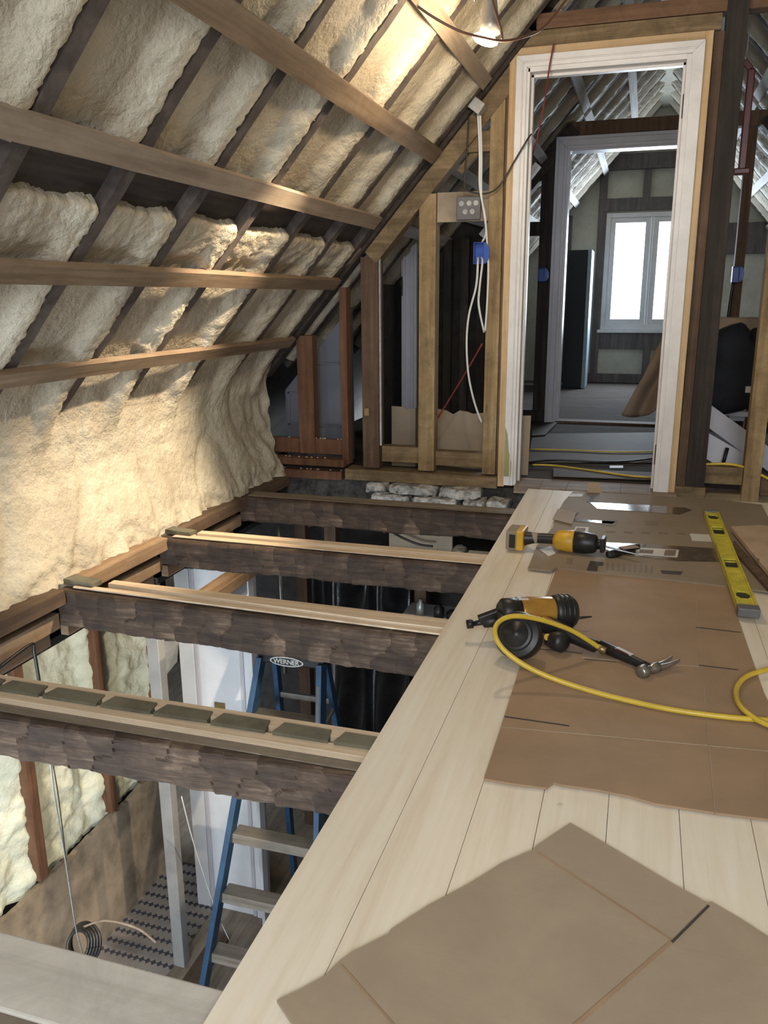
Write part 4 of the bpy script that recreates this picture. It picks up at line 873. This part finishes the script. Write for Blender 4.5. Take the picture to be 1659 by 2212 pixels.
cpx('shipping_label', [(1243, 1138), (1272, 1139), (1270, 1152), (1240, 1150)], 'label'); cpx('barcode', [(1246, 1140), (1265, 1141), (1263, 1150), (1243, 1148)], 'greyink', 0.0145)
cpx('shipping_label', [(1490, 1153), (1532, 1155), (1538, 1170), (1495, 1168)], 'label')
cpx('shipping_label', [(1165, 1187), (1190, 1180), (1200, 1196), (1185, 1202)], 'label')
cpx('printed_mark', [(1275, 1212), (1305, 1215), (1303, 1222), (1292, 1222), (1290, 1234), (1267, 1232)], 'ink')
cpx('printed_mark', [(1225, 1206), (1238, 1207), (1236, 1219), (1223, 1218)], 'greyink')
cpx('printed_mark', [(1427, 1232), (1475, 1235), (1470, 1242), (1430, 1239)], 'ink')
cpx('printed_mark', [(1300, 1122), (1335, 1124), (1330, 1137), (1300, 1134)], 'greyink'); cpx('printed_mark', [(1392, 1125), (1425, 1127), (1420, 1135), (1395, 1134)], 'greyink')
for k in range(9):
    x = 1310+k*12; cpx('printed_line', [(x, 1216+k*0.8), (x+5, 1216+k*0.8), (x+4, 1231+k*0.8), (x-1, 1231+k*0.8)], 'greyink')
for k in range(5):
    x = 1310+k*38; cpx('printed_line', [(x, 1146+k*1.3), (x+20, 1147+k*1.3), (x+19, 1150+k*1.3), (x-1, 1149+k*1.3)], 'greyink')
cpx('lifted_flap', [(1193, 1122), (1205, 1100), (1245, 1108), (1236, 1133)], 'card2', 0.016, 0.003)
cpx('torn_hole', [(1236, 1111), (1250, 1107), (1245, 1113), (1233, 1115)], 'ink', 0.0145)
# plywood offcut right
r = thing('plywood_offcut', 'pale plywood offcut at the right edge beside the yellow level', 'plywood', (0.6, 3.2, 0.02))
MB().prism([at(1578, 1146, Z=0.025), at(1640, 1143, Z=0.025), (0.75, 3.60, 0.025), (0.80, 2.95, 0.025), at(1672, 1262, Z=0.025)], (0, 0, 0.018)).build('panel', 'ply', r, 0.001)
MB().lathe([(0, .010), (.002, .010)], at(1634, 1208, Z=0.043), (0, 0, 1), 12).build('knot', 'cardedge', r)
tag(MB().prism([at(1585, 1172, Z=0.014), at(1700, 1300, Z=0.014), at(1662, 1282, Z=0.014), at(1580, 1190, Z=0.014)], (0, 0, 0.011)).build('dark_offcut', 'studD'), 'dark thin board under the plywood offcut', 'board')

# ------------------------------------------------------------------ spirit level
lv0, lv1 = Vector(at(1537, 1106, Z=0.035)), Vector(at(1619, 1320, Z=0.035)); lv0.z = lv1.z = 0.030
r = thing('spirit_level', 'long yellow spirit level lying on the printed cardboard', 'spirit level', (lv0.x, (lv0.y+lv1.y)/2, 0.014))
dl = (lv1-lv0); LL = dl.length; dl.normalize(); sd = Vector((-dl.y, dl.x, 0))
if sd.x < 0: sd = -sd
hw = 0.030
def lpt(t, s_, z): p = lv0+dl*t*LL+sd*s_; return (p.x, p.y, z)
wins = [(0.035, 0.095, 'o'), (0.20, 0.29, 'r'), (0.565, 0.645, 'r'), (0.85, 0.905, 'o')]
body = MB(); pos = 0.0
segs = []
for a, b_, k in wins: segs.append((pos, a)); pos = b_
segs.append((pos, 0.965))
for a, b_ in segs: body.hexa([lpt(a, -hw+.005, .018), lpt(b_, -hw+.005, .018), lpt(b_, hw-.005, .018), lpt(a, hw-.005, .018), lpt(a, -hw+.005, .034), lpt(b_, -hw+.005, .034), lpt(b_, hw-.005, .034), lpt(a, hw-.005, .034)])
for s_ in (-1, 1): body.hexa([lpt(0, s_*hw, .014), lpt(.965, s_*hw, .014), lpt(.965, s_*(hw-.006), .014), lpt(0, s_*(hw-.006), .014), lpt(0, s_*hw, .040), lpt(.965, s_*hw, .040), lpt(.965, s_*(hw-.006), .040), lpt(0, s_*(hw-.006), .040)])
for a, b_, k in wins:
    e = 0.021
    for s_ in (-1, 1): body.hexa([lpt(a, s_*e, .018), lpt(b_, s_*e, .018), lpt(b_, s_*(hw-.006), .018), lpt(a, s_*(hw-.006), .018), lpt(a, s_*e, .034), lpt(b_, s_*e, .034), lpt(b_, s_*(hw-.006), .034), lpt(a, s_*(hw-.006), .034)])
body.build('beam', 'level', r, 0.0008)
MB().hexa([lpt(.963, -hw-.002, .013), lpt(1.0, -hw-.002, .013), lpt(1.0, hw+.002, .013), lpt(.963, hw+.002, .013), lpt(.963, -hw-.002, .041), lpt(1.0, -hw-.002, .041), lpt(1.0, hw+.002, .041), lpt(.963, hw+.002, .041)]).build('end_cap', 'greyplastic', r, 0.003)
MB().hexa([lpt(-.012, -hw-.001, .013), lpt(0.004, -hw-.001, .013), lpt(0.004, hw+.001, .013), lpt(-.012, hw+.001, .013), lpt(-.012, -hw-.001, .041), lpt(.004, -hw-.001, .041), lpt(.004, hw+.001, .041), lpt(-.012, hw+.001, .041)]).build('end_cap', 'greyplastic', r, 0.003)
for a, b_, k in wins:
    m_ = MB().hexa([lpt(a, -.021, .016), lpt(b_, -.021, .016), lpt(b_, .021, .016), lpt(a, .021, .016), lpt(a, -.021, .029), lpt(b_, -.021, .029), lpt(b_, .021, .029), lpt(a, .021, .029)])
    w = m_.build('hand_hole' if k == 'o' else 'vial_window', 'black', r)
    if k == 'r': MB().tube([lpt(a*.75+b_*.25, -.019, .030), lpt(a*.75+b_*.25, .019, .030)], 0.003, 10).build('vial', 'level', w, 0, True)
# soften oval holes with yellow corner fillets
for a, b_, k in wins:
    if k == 'o':
        for ta, tb in ((a, a+0.016), (b_, b_-0.016)):
            for s_ in (-1, 1): MB().prism([lpt(ta, s_*.0215, .018), lpt(tb, s_*.0215, .018), lpt(ta, s_*.011, .018)], (0, 0, .0158)).build('hole_corner', 'level', r)

# ------------------------------------------------------------------ pneumatic nailer with hose
NB = Vector(at(1150, 1360, Z=0.06))
r = thing('nail_gun', 'black and yellow coil nailer lying on its side at the platform middle', 'nail gun', (NB.x, NB.y, 0.004))
zc = 0.062
A1 = Vector(at(1085, 1322, Z=0.085)); A2 = Vector(at(1240, 1322, Z=0.065)); ad = (A2-A1).normalized(); AL = (A2-A1).length
MB().lathe([(-0.01, .028), (0.0, .040), (0.055, .043)], A1, ad, 24).build('cylinder_front', 'black', r, 0, True)
MB().lathe([(0.050, .044), (0.054, .0455), (AL-0.075, .0455), (AL-0.07, .044)], A1, ad, 24).build('cylinder_band', 'amber', r, 0, True)
MB().lathe([(AL-0.073, .047), (AL-0.06, .051), (AL-0.015, .050), (AL-0.002, .040), (AL, .0)], A1, ad, 24).build('cap', 'black', r, 0, True)
lb = A1+ad*0.045+Vector((0, 0, 0.0435)); MB().bar(lb, lb+ad*0.030, 0.030, 0.003).build('sticker', 'label', r)
for k in range(3): MB().lathe([(AL-0.055+k*.015, .0515), (AL-0.051+k*.015, .0535), (AL-0.047+k*.015, .0515)], A1, ad, 24).build('cap_rib', 'black', r, 0, True)
# magazine drum standing in front
D0 = Vector(at(1118, 1372, Z=0.075)); dn = Vector((-0.15, -0.85, 0.50)).normalized()
MB().lathe([(-0.045, .052), (-0.040, .062), (0.0, .066), (0.012, .062), (0.016, .045), (0.020, .043), (0.022, 0)], D0, dn, 32).build('nail_canister', 'black', r, 0.002, True)
MB().lathe([(0.018, .036), (0.024, .034), (0.026, .014), (0.030, .012), (0.031, 0)], D0, dn, 28).build('canister_lid', 'black', r, 0, True)
N0 = Vector(at(1008, 1349, Z=0.05)); N1 = Vector(at(1075, 1340, Z=0.06))
MB().lathe([(0, .013), (0.018, .0135), (0.020, .008), (0.045, .008), (0.05, .017), ((N1-N0).length+0.02, .020)], N0, N1-N0, 16).build('nose', 'black', r, 0, True)
MB().bar(N0+(N1-N0)*0.38+Vector((0, 0, .012)), N1+Vector((0, 0, .026)), 0.024, 0.018).build('nose_guard', 'black', r, 0.003)
MB().bar(Vector(at(1070, 1345, Z=0.06)), A1+ad*0.06+Vector((0, 0, -.02)), 0.06, 0.06).build('housing', 'black', r, 0.012)
H0 = Vector(at(1165, 1345, Z=0.055)); H1 = Vector(at(1288, 1397, Z=0.03))
MB().tube([H0, H0+(H1-H0)*0.35+Vector((0, 0, .006)), H0+(H1-H0)*0.7, H1], [0.026, 0.024, 0.019, 0.017], 16).build('handle', 'black', r, 0, True)
MB().lathe([(0, .020), (0.03, .028), (0.05, .029), (0.06, .02), (.062, 0)], H0+(H1-H0)*0.15+Vector((0.01, -0.045, -0.02)), (0.5, -0.4, 0.1), 20).build('handle_end', 'black', r, 0, True)
MB().bar(H0+(H1-H0)*0.05+Vector((0, -.01, .02)), H0+(H1-H0)*0.32+Vector((0, -.01, .018)), 0.022, 0.018).build('trigger_guard', 'amber', r, 0.004)
MB().lathe([(0, .010), (0.012, .010)], Vector(at(1183, 1378, Z=0.04)), (0, -.7, .5), 14).build('dial', 'yellowtool', r, 0.001)
MB().tube([A2+Vector((0, 0, -0.02)), Vector(at(1278, 1332, Z=0.045))], [0.006, 0.002], 8, False).build('hook', 'black', r, 0, True)
MB().tube([H1, H1+(H1-H0).normalized()*0.03], 0.010, 10, False).build('air_fitting', 'brass', r, 0, True)
hp = [(H1+(H1-H0).normalized()*0.01), Vector(at(1275, 1386, Z=0.05)), Vector(at(1230, 1360, Z=0.09)), Vector(at(1165, 1338, Z=0.13)), Vector(at(1110, 1331, Z=0.15)), Vector(at(1078, 1343, Z=0.145)), Vector(at(1069, 1368, Z=0.13)), Vector(at(1085, 1400, Z=0.10)), Vector(at(1125, 1432, Z=0.07)), Vector(at(1180, 1460, Z=0.045)), Vector(at(1260, 1488, Z=0.025)), Vector(at(1350, 1512, Z=0.016)), Vector(at(1450, 1533, Z=0.016)), Vector(at(1560, 1548, Z=0.016)), Vector(at(1659, 1556, Z=0.016)), Vector(at(1760, 1560, Z=0.016))]
tag(MB().tube(hp, 0.0068, 12).build('air_hose', 'hose', None, 0, True), 'yellow air hose looping up over the black nailer and trailing to the right', 'hose')
tag(MB().tube([Vector(at(x, y, Z=0.018 if k not in (5, 6) else 0.022)) for k, (x, y) in enumerate([(1760, 1440), (1700, 1440), (1655, 1447), (1612, 1462), (1591, 1488), (1596, 1520), (1622, 1546), (1659, 1566), (1740, 1590)])], 0.0068, 12).build('air_hose', 'hose', None, 0, True), 'loop of yellow hose curving in from the right edge', 'hose')

# ------------------------------------------------------------------ hammer
r = thing('hammer', 'steel claw hammer with a black grip lying below the nailer', 'hammer', at(1380, 1445, Z=0.01))
a = Vector(at(1298, 1395, Z=0.026)); b_ = Vector(at(1398, 1440, Z=0.022)); hd = (b_-a).normalized()
MB().tube([a, a+(b_-a)*0.45, a+(b_-a)*0.9, b_+hd*0.01], [0.017, 0.015, 0.012, 0.011], 14, False).build('handle', 'black', r, 0, True)
MB().bar(a+(b_-a)*0.35+Vector((0, 0, .0155)), a+(b_-a)*0.68+Vector((0, 0, .0135)), 0.012, 0.003).build('sticker', 'silver', r)
MB().bar(a+(b_-a)*0.37+Vector((-.003, -.007, .0150)), a+(b_-a)*0.62+Vector((-.003, -.007, .0135)), 0.003, 0.004).build('red_stripe', 'redmetal', r)
fc = Vector(at(1384, 1452, Z=0.022)); cl = Vector(at(1452, 1432, Z=0.022)); ed = (cl-fc).normalized(); EL = (cl-fc).length
MB().lathe([(-0.004, .014), (0.0, .0175), (0.016, .018), (0.022, .011), (0.036, .010), (0.040, .014), (0.062, .014), (0.066, 0)], fc-ed*0.0, ed, 22).build('head', 'steel', r, 0, True)
side = Vector((-ed.y, ed.x, 0))
for s_ in (-1, 1): MB().tube([fc+ed*0.058+side*0.004*s_, fc+ed*(EL*0.8)+side*0.008*s_+Vector((0, 0, 0.002)), fc+ed*(EL+0.012)+side*0.013*s_+Vector((0, 0, 0.010))], [0.0095, 0.007, 0.003], 10).build('claw', 'steel', r, 0, True)
# ------------------------------------------------------------------ reciprocating saw
r = thing('cordless_saw', 'yellow and black cordless saw with its blade pointing right', 'saw', at(1200, 1185, Z=0.013))
q0 = Vector(at(1105, 1162, Z=0.045)); q1 = Vector(at(1305, 1182, Z=0.045)); qd = (q1-q0).normalized(); qs = Vector((-qd.y, qd.x, 0)); QL = (q1-q0).length
def qp(t, s_, z): p = q0+qd*t+qs*s_; return Vector((p.x, p.y, z))
def qbox(t0, t1, s0, s1, z0, z1): return MB().hexa([qp(t0, s0, z0), qp(t1, s0, z0), qp(t1, s1, z0), qp(t0, s1, z0), qp(t0, s0, z1), qp(t1, s0, z1), qp(t1, s1, z1), qp(t0, s1, z1)])
qbox(-0.012, 0.030, -0.052, 0.052, .010, .088).build('battery_pack', 'card3', r, 0.006)
qbox(0.026, 0.056, -0.050, 0.050, .010, .090).build('battery_mount', 'yellowtool', r, 0.006)
qbox(0.002, 0.026, -0.056, -0.050, .02, .075).build('battery_vent', 'black', r, 0.003)
MB().tube([qp(.054, 0, .05), qp(.10, 0, .055), qp(.17, 0, .058)], [0.030, 0.020, 0.021], 16).build('grip_guard', 'black', r, 0, True)
MB().tube([qp(.075, 0, .055), qp(.105, 0, .055)], 0.0215, 16, False).build('grip_band', 'card2', r, 0, True)
MB().lathe([(0, .022), (0.02, .040), (0.075, .044), (0.08, .042)], qp(.165, 0, .055), qd, 20).build('gear_housing', 'yellowtool', r, 0, True)
MB().lathe([(0, .041), (0.05, .042), (0.085, .037), (0.095, .030), (0.10, 0)], qp(.235, 0, .055), qd, 20).build('front_boot', 'black', r, 0, True)
MB().lathe([(0, .022), (0.035, .018), (0.037, 0)], qp(.325, 0, .055), qd, 16).build('blade_clamp', 'black', r, 0, True)
qbox(0.345, 0.362, -0.030, 0.026, .03, .085).build('shoe', 'black', r, 0.003)
sw_ = MB().prism([qp(.355, -.006, .046), qp(.50, -.050, .040), qp(.505, -.045, .040), qp(.355, .012, .048)], (0, 0, .0015)); sw_.build('blade', 'steel', r)
tag(MB().tube([Vector(at(1312, 1200, Z=0.020)), Vector(at(1330, 1196, Z=0.024)), Vector(at(1350, 1187, Z=0.024)), Vector(at(1378, 1181, Z=0.022))], [0.016, 0.017, 0.013, 0.012], 12).build('utility_knife', 'black', None, 0, True), 'black utility knife handle lying by the saw blade', 'knife')
tag(MB().bar(Vector(at(1342, 1184, Z=0.040)), Vector(at(1376, 1180, Z=0.038)), 0.03, 0.004).build('leather_scrap', 'tarp', None, 0.001), 'brown scrap on top of the utility knife', 'scrap')
for (x, y, s_, lab) in ((1085, 1303, .006, 'tiny dark splinter just above the nailer canister'), (1210, 1739, .0045, 'pale chip below the long cardboard sheet')):
    tag(MB().lathe([(-s_, .001), (0, s_*.5), (s_, .001)], at(x, y, Z=0.0035), (1, .4, .1), 6).build('wood_chip', 'cableb' if s_ > .005 else 'foam'), lab, 'chip')

# ------------------------------------------------------------------ lower storey
ZF = -2.55
struct('floor_lower', MB().box(-2.75, 1.2, -0.6, 4.9, ZF-0.1, ZF), 'floorLow')
struct('wall_lower_far', MB().box(-2.75, 1.2, 4.92, 5.0, ZF, -0.3), 'dark')
struct('wall_lower_right', MB().box(0.75, 0.8, -0.6, 5.0, ZF, -0.03), 'dark')
struct('wall_lower_near', MB().box(-2.9, 0.8, -0.62, -0.55, ZF, -0.2), 'plaster')
struct('ceiling_lower', MB().box(-2.95, -2.05, -0.6, 4.4, -0.30, -0.27), 'dark')
def lfoam(u, v):
    y = -0.6+v*4.57; z = -1.90+u*1.66
    studs = [2.24, 2.85, 3.44, 3.97]; lo = max([s for s in studs if s <= y], default=1.6); hi = min([s for s in studs if s > y], default=4.6)
    b__ = (y-lo)/(hi-lo)
    h = -0.02+0.035*nz(y*7, z*7, 3)+0.02*nz(y*18, z*18, 5)+0.05*sm(.75, .95, b__)+0.01*nz(y*40, z*40, 2)
    return (-2.745+h, y, z)
struct('wall_lower_left', MB().grid(lfoam, 110, 300), 'foamG', True, False)
struct('wall_lower_left', MB().box(-2.90, -2.86, -0.6, 4.0, ZF, -0.2), 'dark')
for k, (y, lab) in enumerate(((2.24, 'lower wall stud nearest the camera on the foamed wall'), (2.85, 'second lower wall stud, edge of the bright foam'), (3.44, 'third lower wall stud beside the lit foam'), (3.97, 'last lower wall stud before the white post'))):
    tag(MB().box(-2.80, -2.675, y-0.03, y+0.03, -1.84, -0.28).build('wall_stud', 'studR', None, 0.002), lab, 'stud', 'studs of the foamed lower wall')
def pb(u, v):
    y = -0.6+v*4.62; z = ZF+u*(0.70+0.02*nz(y*5, 1)+0.012*nz(y*22, 2)); return (-2.700+0.004*nz(y*6, z*6), y, z)
m_ = MB().grid(pb, 12, 160); o = struct('wall_lower_plaster', m_, 'plaster', False, False); so = o.modifiers.new('solid', 'SOLIDIFY'); so.thickness = 0.03; so.offset = -1
for (y, z0, z1, w) in ((3.62, -2.12, -1.95, .018), (2.93, -2.40, -1.87, .012)):
    tag(MB().prism([(-2.697, y, z0), (-2.697, y+w*0.5, z0), (-2.697, y+w, (z0+z1)/2), (-2.697, y+w*0.8, z1), (-2.697, y-w*0.3, z1), (-2.697, y-w*0.2, (z0+z1)/2)], (0.004, 0, 0)).build('plaster_crack', 'black'), 'dark ragged crack high in the plaster band' if w > .015 else 'long upright joint near the left of the plaster band', 'crack')
struct('floor_vinyl', MB().box(-2.70, -2.205, -0.6, 3.95, ZF, ZF+0.004), 'vinyl')
tag(MB().box(-2.205, -2.14, 3.19, 3.25, ZF, -0.16).build('corner_post', 'postgrey', None, 0.004), 'slim pale grey post rising from the lower floor past the patterned vinyl', 'post')
# white door below
r = thing('white_door', 'white door leaf with a small brass plate seen below the third joist', 'door', (-2.08, 3.68, ZF))
MB().box(-2.316, -1.855, 3.66, 3.70, ZF, -0.42).build('leaf', 'whitecool', r, 0.003)
MB().box(-2.316, -2.228, 3.648, 3.66, ZF, -0.42).build('stile', 'whitecool', r, 0.003); MB().box(-2.222, -2.200, 3.652, 3.66, ZF, -0.42).build('moulding', 'greytrim', r, 0.003)
MB().box(-1.925, -1.855, 3.648, 3.66, ZF, -0.42).build('stile', 'whitecool', r, 0.003); MB().box(-1.952, -1.930, 3.652, 3.66, ZF, -0.42).build('moulding', 'greytrim', r, 0.003)
MB().box(-2.121, -2.058, 3.650, 3.66, -1.225, -1.188).build('brass_plate', 'brass', r, 0.002)
r = thing('lower_door_frame', 'white door head with a brown plate above it, seen below the second joist', 'door frame', (-1.84, 3.3, -0.55))
MB().box(-1.90, -1.80, 3.12, 3.64, -0.40, -0.345).build('wood_plate', 'rimY', r, 0.003)
MB().box(-1.865, -1.845, 3.12, 3.64, -0.50, -0.40).build('head_casing', 'whitecool', r, 0.003)
MB().box(-1.86, -1.84, 3.58, 3.645, ZF, -0.42).build('side_casing', 'whitecool', r, 0.003)
# left door opening jambs beyond
tag(MB().prism([at(352, 1385, Y=5.2), at(386, 1385, Y=5.2), at(383, 1430, Y=5.1), at(356, 1462, Y=5.0)], (0.0, 0.02, 0)).build('leaning_board', 'plaster', None, 0.002), 'brown panel leaning beyond the white jamb', 'panel')
struct('floor_lower', MB().box(-4.9, -2.75, 3.95, 7.6, ZF-0.1, ZF), 'floorLow')
struct('wall_lower_end', MB().box(-4.9, -2.7, 7.55, 7.6, ZF, -0.3), 'plaster')
struct('ceiling_lower', MB().box(-4.9, -2.2, 4.0, 7.6, -0.30, -0.26), 'dark')
struct('wall_lower_end', MB().box(-2.75, -2.70, 4.95, 7.6, ZF, -0.3), 'dark')
struct('wall_lower_end', MB().box(-4.95, -4.9, 3.95, 7.6, ZF, -0.3), 'dark')
# back of the lower room
for k, (x, lab) in enumerate(((-2.00, 'leftmost dark stud in the back of the lower room'), (-1.80, 'second dark stud from the left in the back of the lower room'), (-0.66, 'dark stud right of the white shelf below'), (-1.32, 'dark post left of the white shelf below'), (-1.22, 'dark post touching the white shelf below'))):
    tag(MB().box(x, x+0.075, 4.55, 4.63, ZF, -0.25).build('lower_stud', 'studD', None, 0.003), lab, 'stud', 'studs in the back of the lower room')
tag(MB().tube([(-2.075, 4.5, -1.4), (-2.085, 4.5, -0.4)], 0.012, 10).build('metal_conduit', 'galv', None, 0, True), 'bright metal conduit in the back of the lower room', 'conduit')
def sheet_fn(u, v):
    x = -1.85+u*0.62; z = -0.55-v*1.9; return (x+0.10*v*(1-u)*0, 4.45+0.05*math.sin(u*14+v*2)+0.03*nz(u*6, v*5), z)
o = tag(MB().grid(sheet_fn, 50, 60).build('plastic_sheet', 'plasticsheet', None, 0, True, False), 'black plastic sheet hanging behind the blue ladder', 'sheeting'); so = o.modifiers.new('solid', 'SOLIDIFY'); so.thickness = 0.003
r = thing('white_shelf', 'white shelf with clutter in the lower room below the second joist', 'shelf', (-1.02, 4.4, -0.87))
MB().box(-1.24, -0.60, 4.20, 4.55, -0.875, -0.835).build('top', 'whitecool', r, 0.003)
for (x, h, rr, mt, nm, lab) in ((-1.13, .10, .025, 'galv', 'glass_jar', 'clear-grey jar on the left of the white shelf'), (-1.02, .08, .03, 'black', 'black_bottle', 'squat black bottle on the middle of the white shelf'), (-0.94, .05, .035, 'black', 'black_tin', 'low black tin at the right of the white shelf')):
    tag(MB().lathe([(0, rr), (h*.7, rr), (h*.85, rr*.5), (h, rr*.5), (h, 0)], (x, 4.36, -0.834), (0, 0, 1), 16).build(nm, mt, None, 0, True), lab, 'container')
tag(MB().box(-1.34, -0.96, 4.42, 4.45, -0.474, -0.27).build('cardboard_sheet', 'card2', None, 0.002), 'cardboard panel seen between the two farthest joists', 'cardboard')
tag(MB().box(-0.85, -0.67, 4.30, 4.36, -0.474, -0.41).build('red_white_box', 'label', None, 0.003), 'white box with a red band between the two farthest joists', 'box')
MBx = MB().box(-0.848, -0.672, 4.296, 4.2995, -0.45, -0.43); rb = MBx.build('red_band', 'redmetal', [o for o in bpy.data.objects if o.name.startswith('red_white_box')][0])
cable('black_cable', [at(845, 1148, Y=4.38), at(870, 1162, Y=4.36), at(905, 1176, Y=4.36), at(935, 1180, Y=4.36)], 0.007, 'cableb', 'thick black cable in front of the lower cardboard panel')
for (x, lab) in ((-1.84, 'left short red pipe below the farthest joist'), (-1.37, 'right short red pipe below the farthest joist')):
    tag(MB().tube([(x-0.03, 4.4, -0.27), (x+0.01, 4.4, -0.275), (x+0.012, 4.4, -0.36)], 0.014, 8).build('red_pipe', 'redmetal', None, 0, True), lab, 'pipe')
# hanging cords over the lower opening
cable('grey_cord', [at(108, 1640, Y=1.60), at(118, 1720, Y=1.62), at(140, 1850, Y=1.7), at(163, 2000, Y=1.8), at(178, 2060, Y=1.9)], 0.0022, 'galv', 'thin grey cord hanging from the near hewn joist', 'cord')
cable('extension_cord', [at(112, 1640, Y=1.64), at(126, 1720, Y=1.66), at(143, 1860, Y=1.8)], 0.0016, 'cableb', 'thin black cord beside the hanging grey cord', 'cord')
cable('black_cable', [at(-5, 1445, X=-1.93), at(66, 1392, X=-1.93), at(74, 1410, X=-1.93), at(84, 1468, X=-1.93), at(90, 1520, X=-1.94)], 0.006, 'cableb', 'black cable stapled under the wood rail at the left edge')
cable('hanging_cord', [at(392, 1720, Z=-1.3), at(415, 1810, Z=-1.6), at(445, 1905, Z=-2.0), at(470, 1975, Z=-2.1), at(500, 2040, Z=-2.3), at(520, 2080, Z=-2.4)], 0.0028, 'cablew', 'thin pale cord hanging beside the white door and ladder', 'cord')
# coil of black cable on the lower-left
cc = Vector(at(185, 2035, Z=-1.75)); m_ = MB()
for k in range(5):
    rr = 0.075-0.006*k; m_.tube([cc+Vector((rr*math.cos(t*PI/8), 0.03*math.sin(t*PI/8)-0.012*k, rr*math.sin(t*PI/8)+0.006*k)) for t in range(17)], 0.007, 8)
m_.tube([cc+Vector((0.0, 0, -0.05)), cc+Vector((-0.03, 0, -0.4)), Vector((cc.x-0.05, cc.y, ZF+0.01))], 0.006, 8)
tag(m_.build('cable_coil', 'cableb', None, 0, True), 'black coil of cable in the lower left opening', 'cable')
cable('pale_strip', [cc+Vector((0.0, 0, 0.08)), cc+Vector((0.10, 0.02, 0.12)), cc+Vector((0.24, 0.04, 0.10)), cc+Vector((0.33, 0.04, 0.05))], 0.005, 'strapY', 'thin pale curved strip springing from the cable coil', 'strip')
tag(MB().box(-2.10, -2.0, 2.4, 3.45, ZF, ZF+0.02).build('floor_lath', 'rimD', None, 0.002), 'dark lath lying on the lower floor beside the ladder', 'board')

# ------------------------------------------------------------------ step ladder
LX, LY, LZ = -1.765, 3.50, -0.785
lad = thing('step_ladder', 'blue fibreglass step ladder with a black top standing in the opening', 'ladder', (-1.57, 3.3, ZF))
ln = math.radians(18); CW = 0.36
MB().box(LX, LX+CW, LY, LY+0.15, LZ-0.045, LZ).build('top_cap', 'black', lad, 0.008)
H = LZ-ZF
def fr(s_, k):   # front rail position at fraction k, side s_ (0 left, 1 right)
    dx = -0.16*k if s_ == 0 else 0.16*k*0.9
    return Vector((LX+0.015+(CW-0.03)*s_+dx*1.0, LY+0.01-math.tan(ln)*H*k, LZ-0.02-(H-0.02)*k))
def rr_(s_, k):
    dx = -0.10*k if s_ == 0 else 0.10*k
    return Vector((LX+0.04+(CW-0.08)*s_+dx, LY+0.12+0.36*k, LZ-0.02-(H-0.02)*k))
for s_ in (0, 1):
    MB().bar(fr(s_, 0), fr(s_, 1), 0.030, 0.075, (0, 1, 0.2)).build('front_rail', 'ladblue', lad, 0.003)
    MB().bar(rr_(s_, 0), rr_(s_, 1), 0.028, 0.05, (0, 1, 0.2)).build('rear_rail', 'ladblue', lad, 0.003)
    for kk in (fr(s_, 1), rr_(s_, 1)): MB().box(kk.x-.025, kk.x+.025, kk.y-.045, kk.y+.045, ZF, ZF+0.03).build('foot', 'black', lad, 0.004)
sp_ = 0.292
for k in range(1, 6):
    f_ = k*sp_/H; a, b_ = fr(0, f_), fr(1, f_)
    MB().hexa([(a.x+.01, a.y-.005, a.z-.045), (b_.x-.01, b_.y-.005, b_.z-.045), (b_.x-.01, b_.y+.08, b_.z-.045), (a.x+.01, a.y+.08, a.z-.045), (a.x+.01, a.y-.005, a.z+.01), (b_.x-.01, b_.y-.005, b_.z+.01), (b_.x-.01, b_.y+.08, b_.z+.01), (a.x+.01, a.y+.08, a.z+.01)]).build('step', 'ladstep', lad, 0.003)
    if k in (1, 3, 5):
        a, b_ = rr_(0, f_), rr_(1, f_); MB().bar(a, b_, 0.02, 0.03).build('rear_brace', 'galv', lad, 0.002)
for s_ in (0, 1): MB().bar(fr(s_, .19), rr_(s_, .19), 0.012, 0.02).build('spreader', 'galv', lad, 0.001)
pr = MB().bar(fr(1, .05)+Vector((-.001, -.040, 0)), fr(1, .22)+Vector((-.001, -.040, 0)), 0.016, 0.002, (0, 1, .2)); pr.build('rail_sticker', 'greyplastic', lad)
# oval badge with the maker's word on the cap front
bad = MB(); cx, cz = LX+CW/2-0.02, LZ-0.012-0.012
ov = lambda a_, b__, y, n=32: [(cx+a_*math.cos(2*PI*k/n), y, cz+b__*math.sin(2*PI*k/n)) for k in range(n)]
badge = MB().prism(ov(0.092, 0.026, LY-0.003), (0, 0.003, 0)).build('badge', 'silver', lad)
MB().prism(ov(0.084, 0.0195, LY-0.0045), (0, 0.002, 0)).build('badge_field', 'black', badge)
cu = bpy.data.curves.new('badge_text', 'FONT'); cu.body = 'WERNER'; cu.size = 0.036; cu.align_x = 'CENTER'; cu.align_y = 'CENTER'; cu.extrude = 0.0008; cu.offset = 0.0006
cu.space_character = 0.95
to = bpy.data.objects.new('badge_text', cu); COL.objects.link(to)
dg = bpy.context.evaluated_depsgraph_get(); me = bpy.data.meshes.new_from_object(to.evaluated_get(dg)); bpy.data.objects.remove(to)
me.materials.clear(); me.materials.append(M['silver'])
to = bpy.data.objects.new('badge_text', me); COL.objects.link(to); to.parent = badge
to.location = Vector((cx, LY-0.0058, cz))-WL[badge]; to.rotation_euler = (PI/2, 0, 0)

# ------------------------------------------------------------------ wall behind the camera with a window opening
bw = MB()
bw.box(-2.3, -0.55, YB-0.06, YB, -0.1, 3.1); bw.box(1.25, 2.5, YB-0.06, YB, -0.1, 3.1); bw.box(-0.55, 1.25, YB-0.06, YB, -0.1, 0.8); bw.box(-0.55, 1.25, YB-0.06, YB, 2.3, 3.1)
struct('wall_rear', bw, 'foamDull')
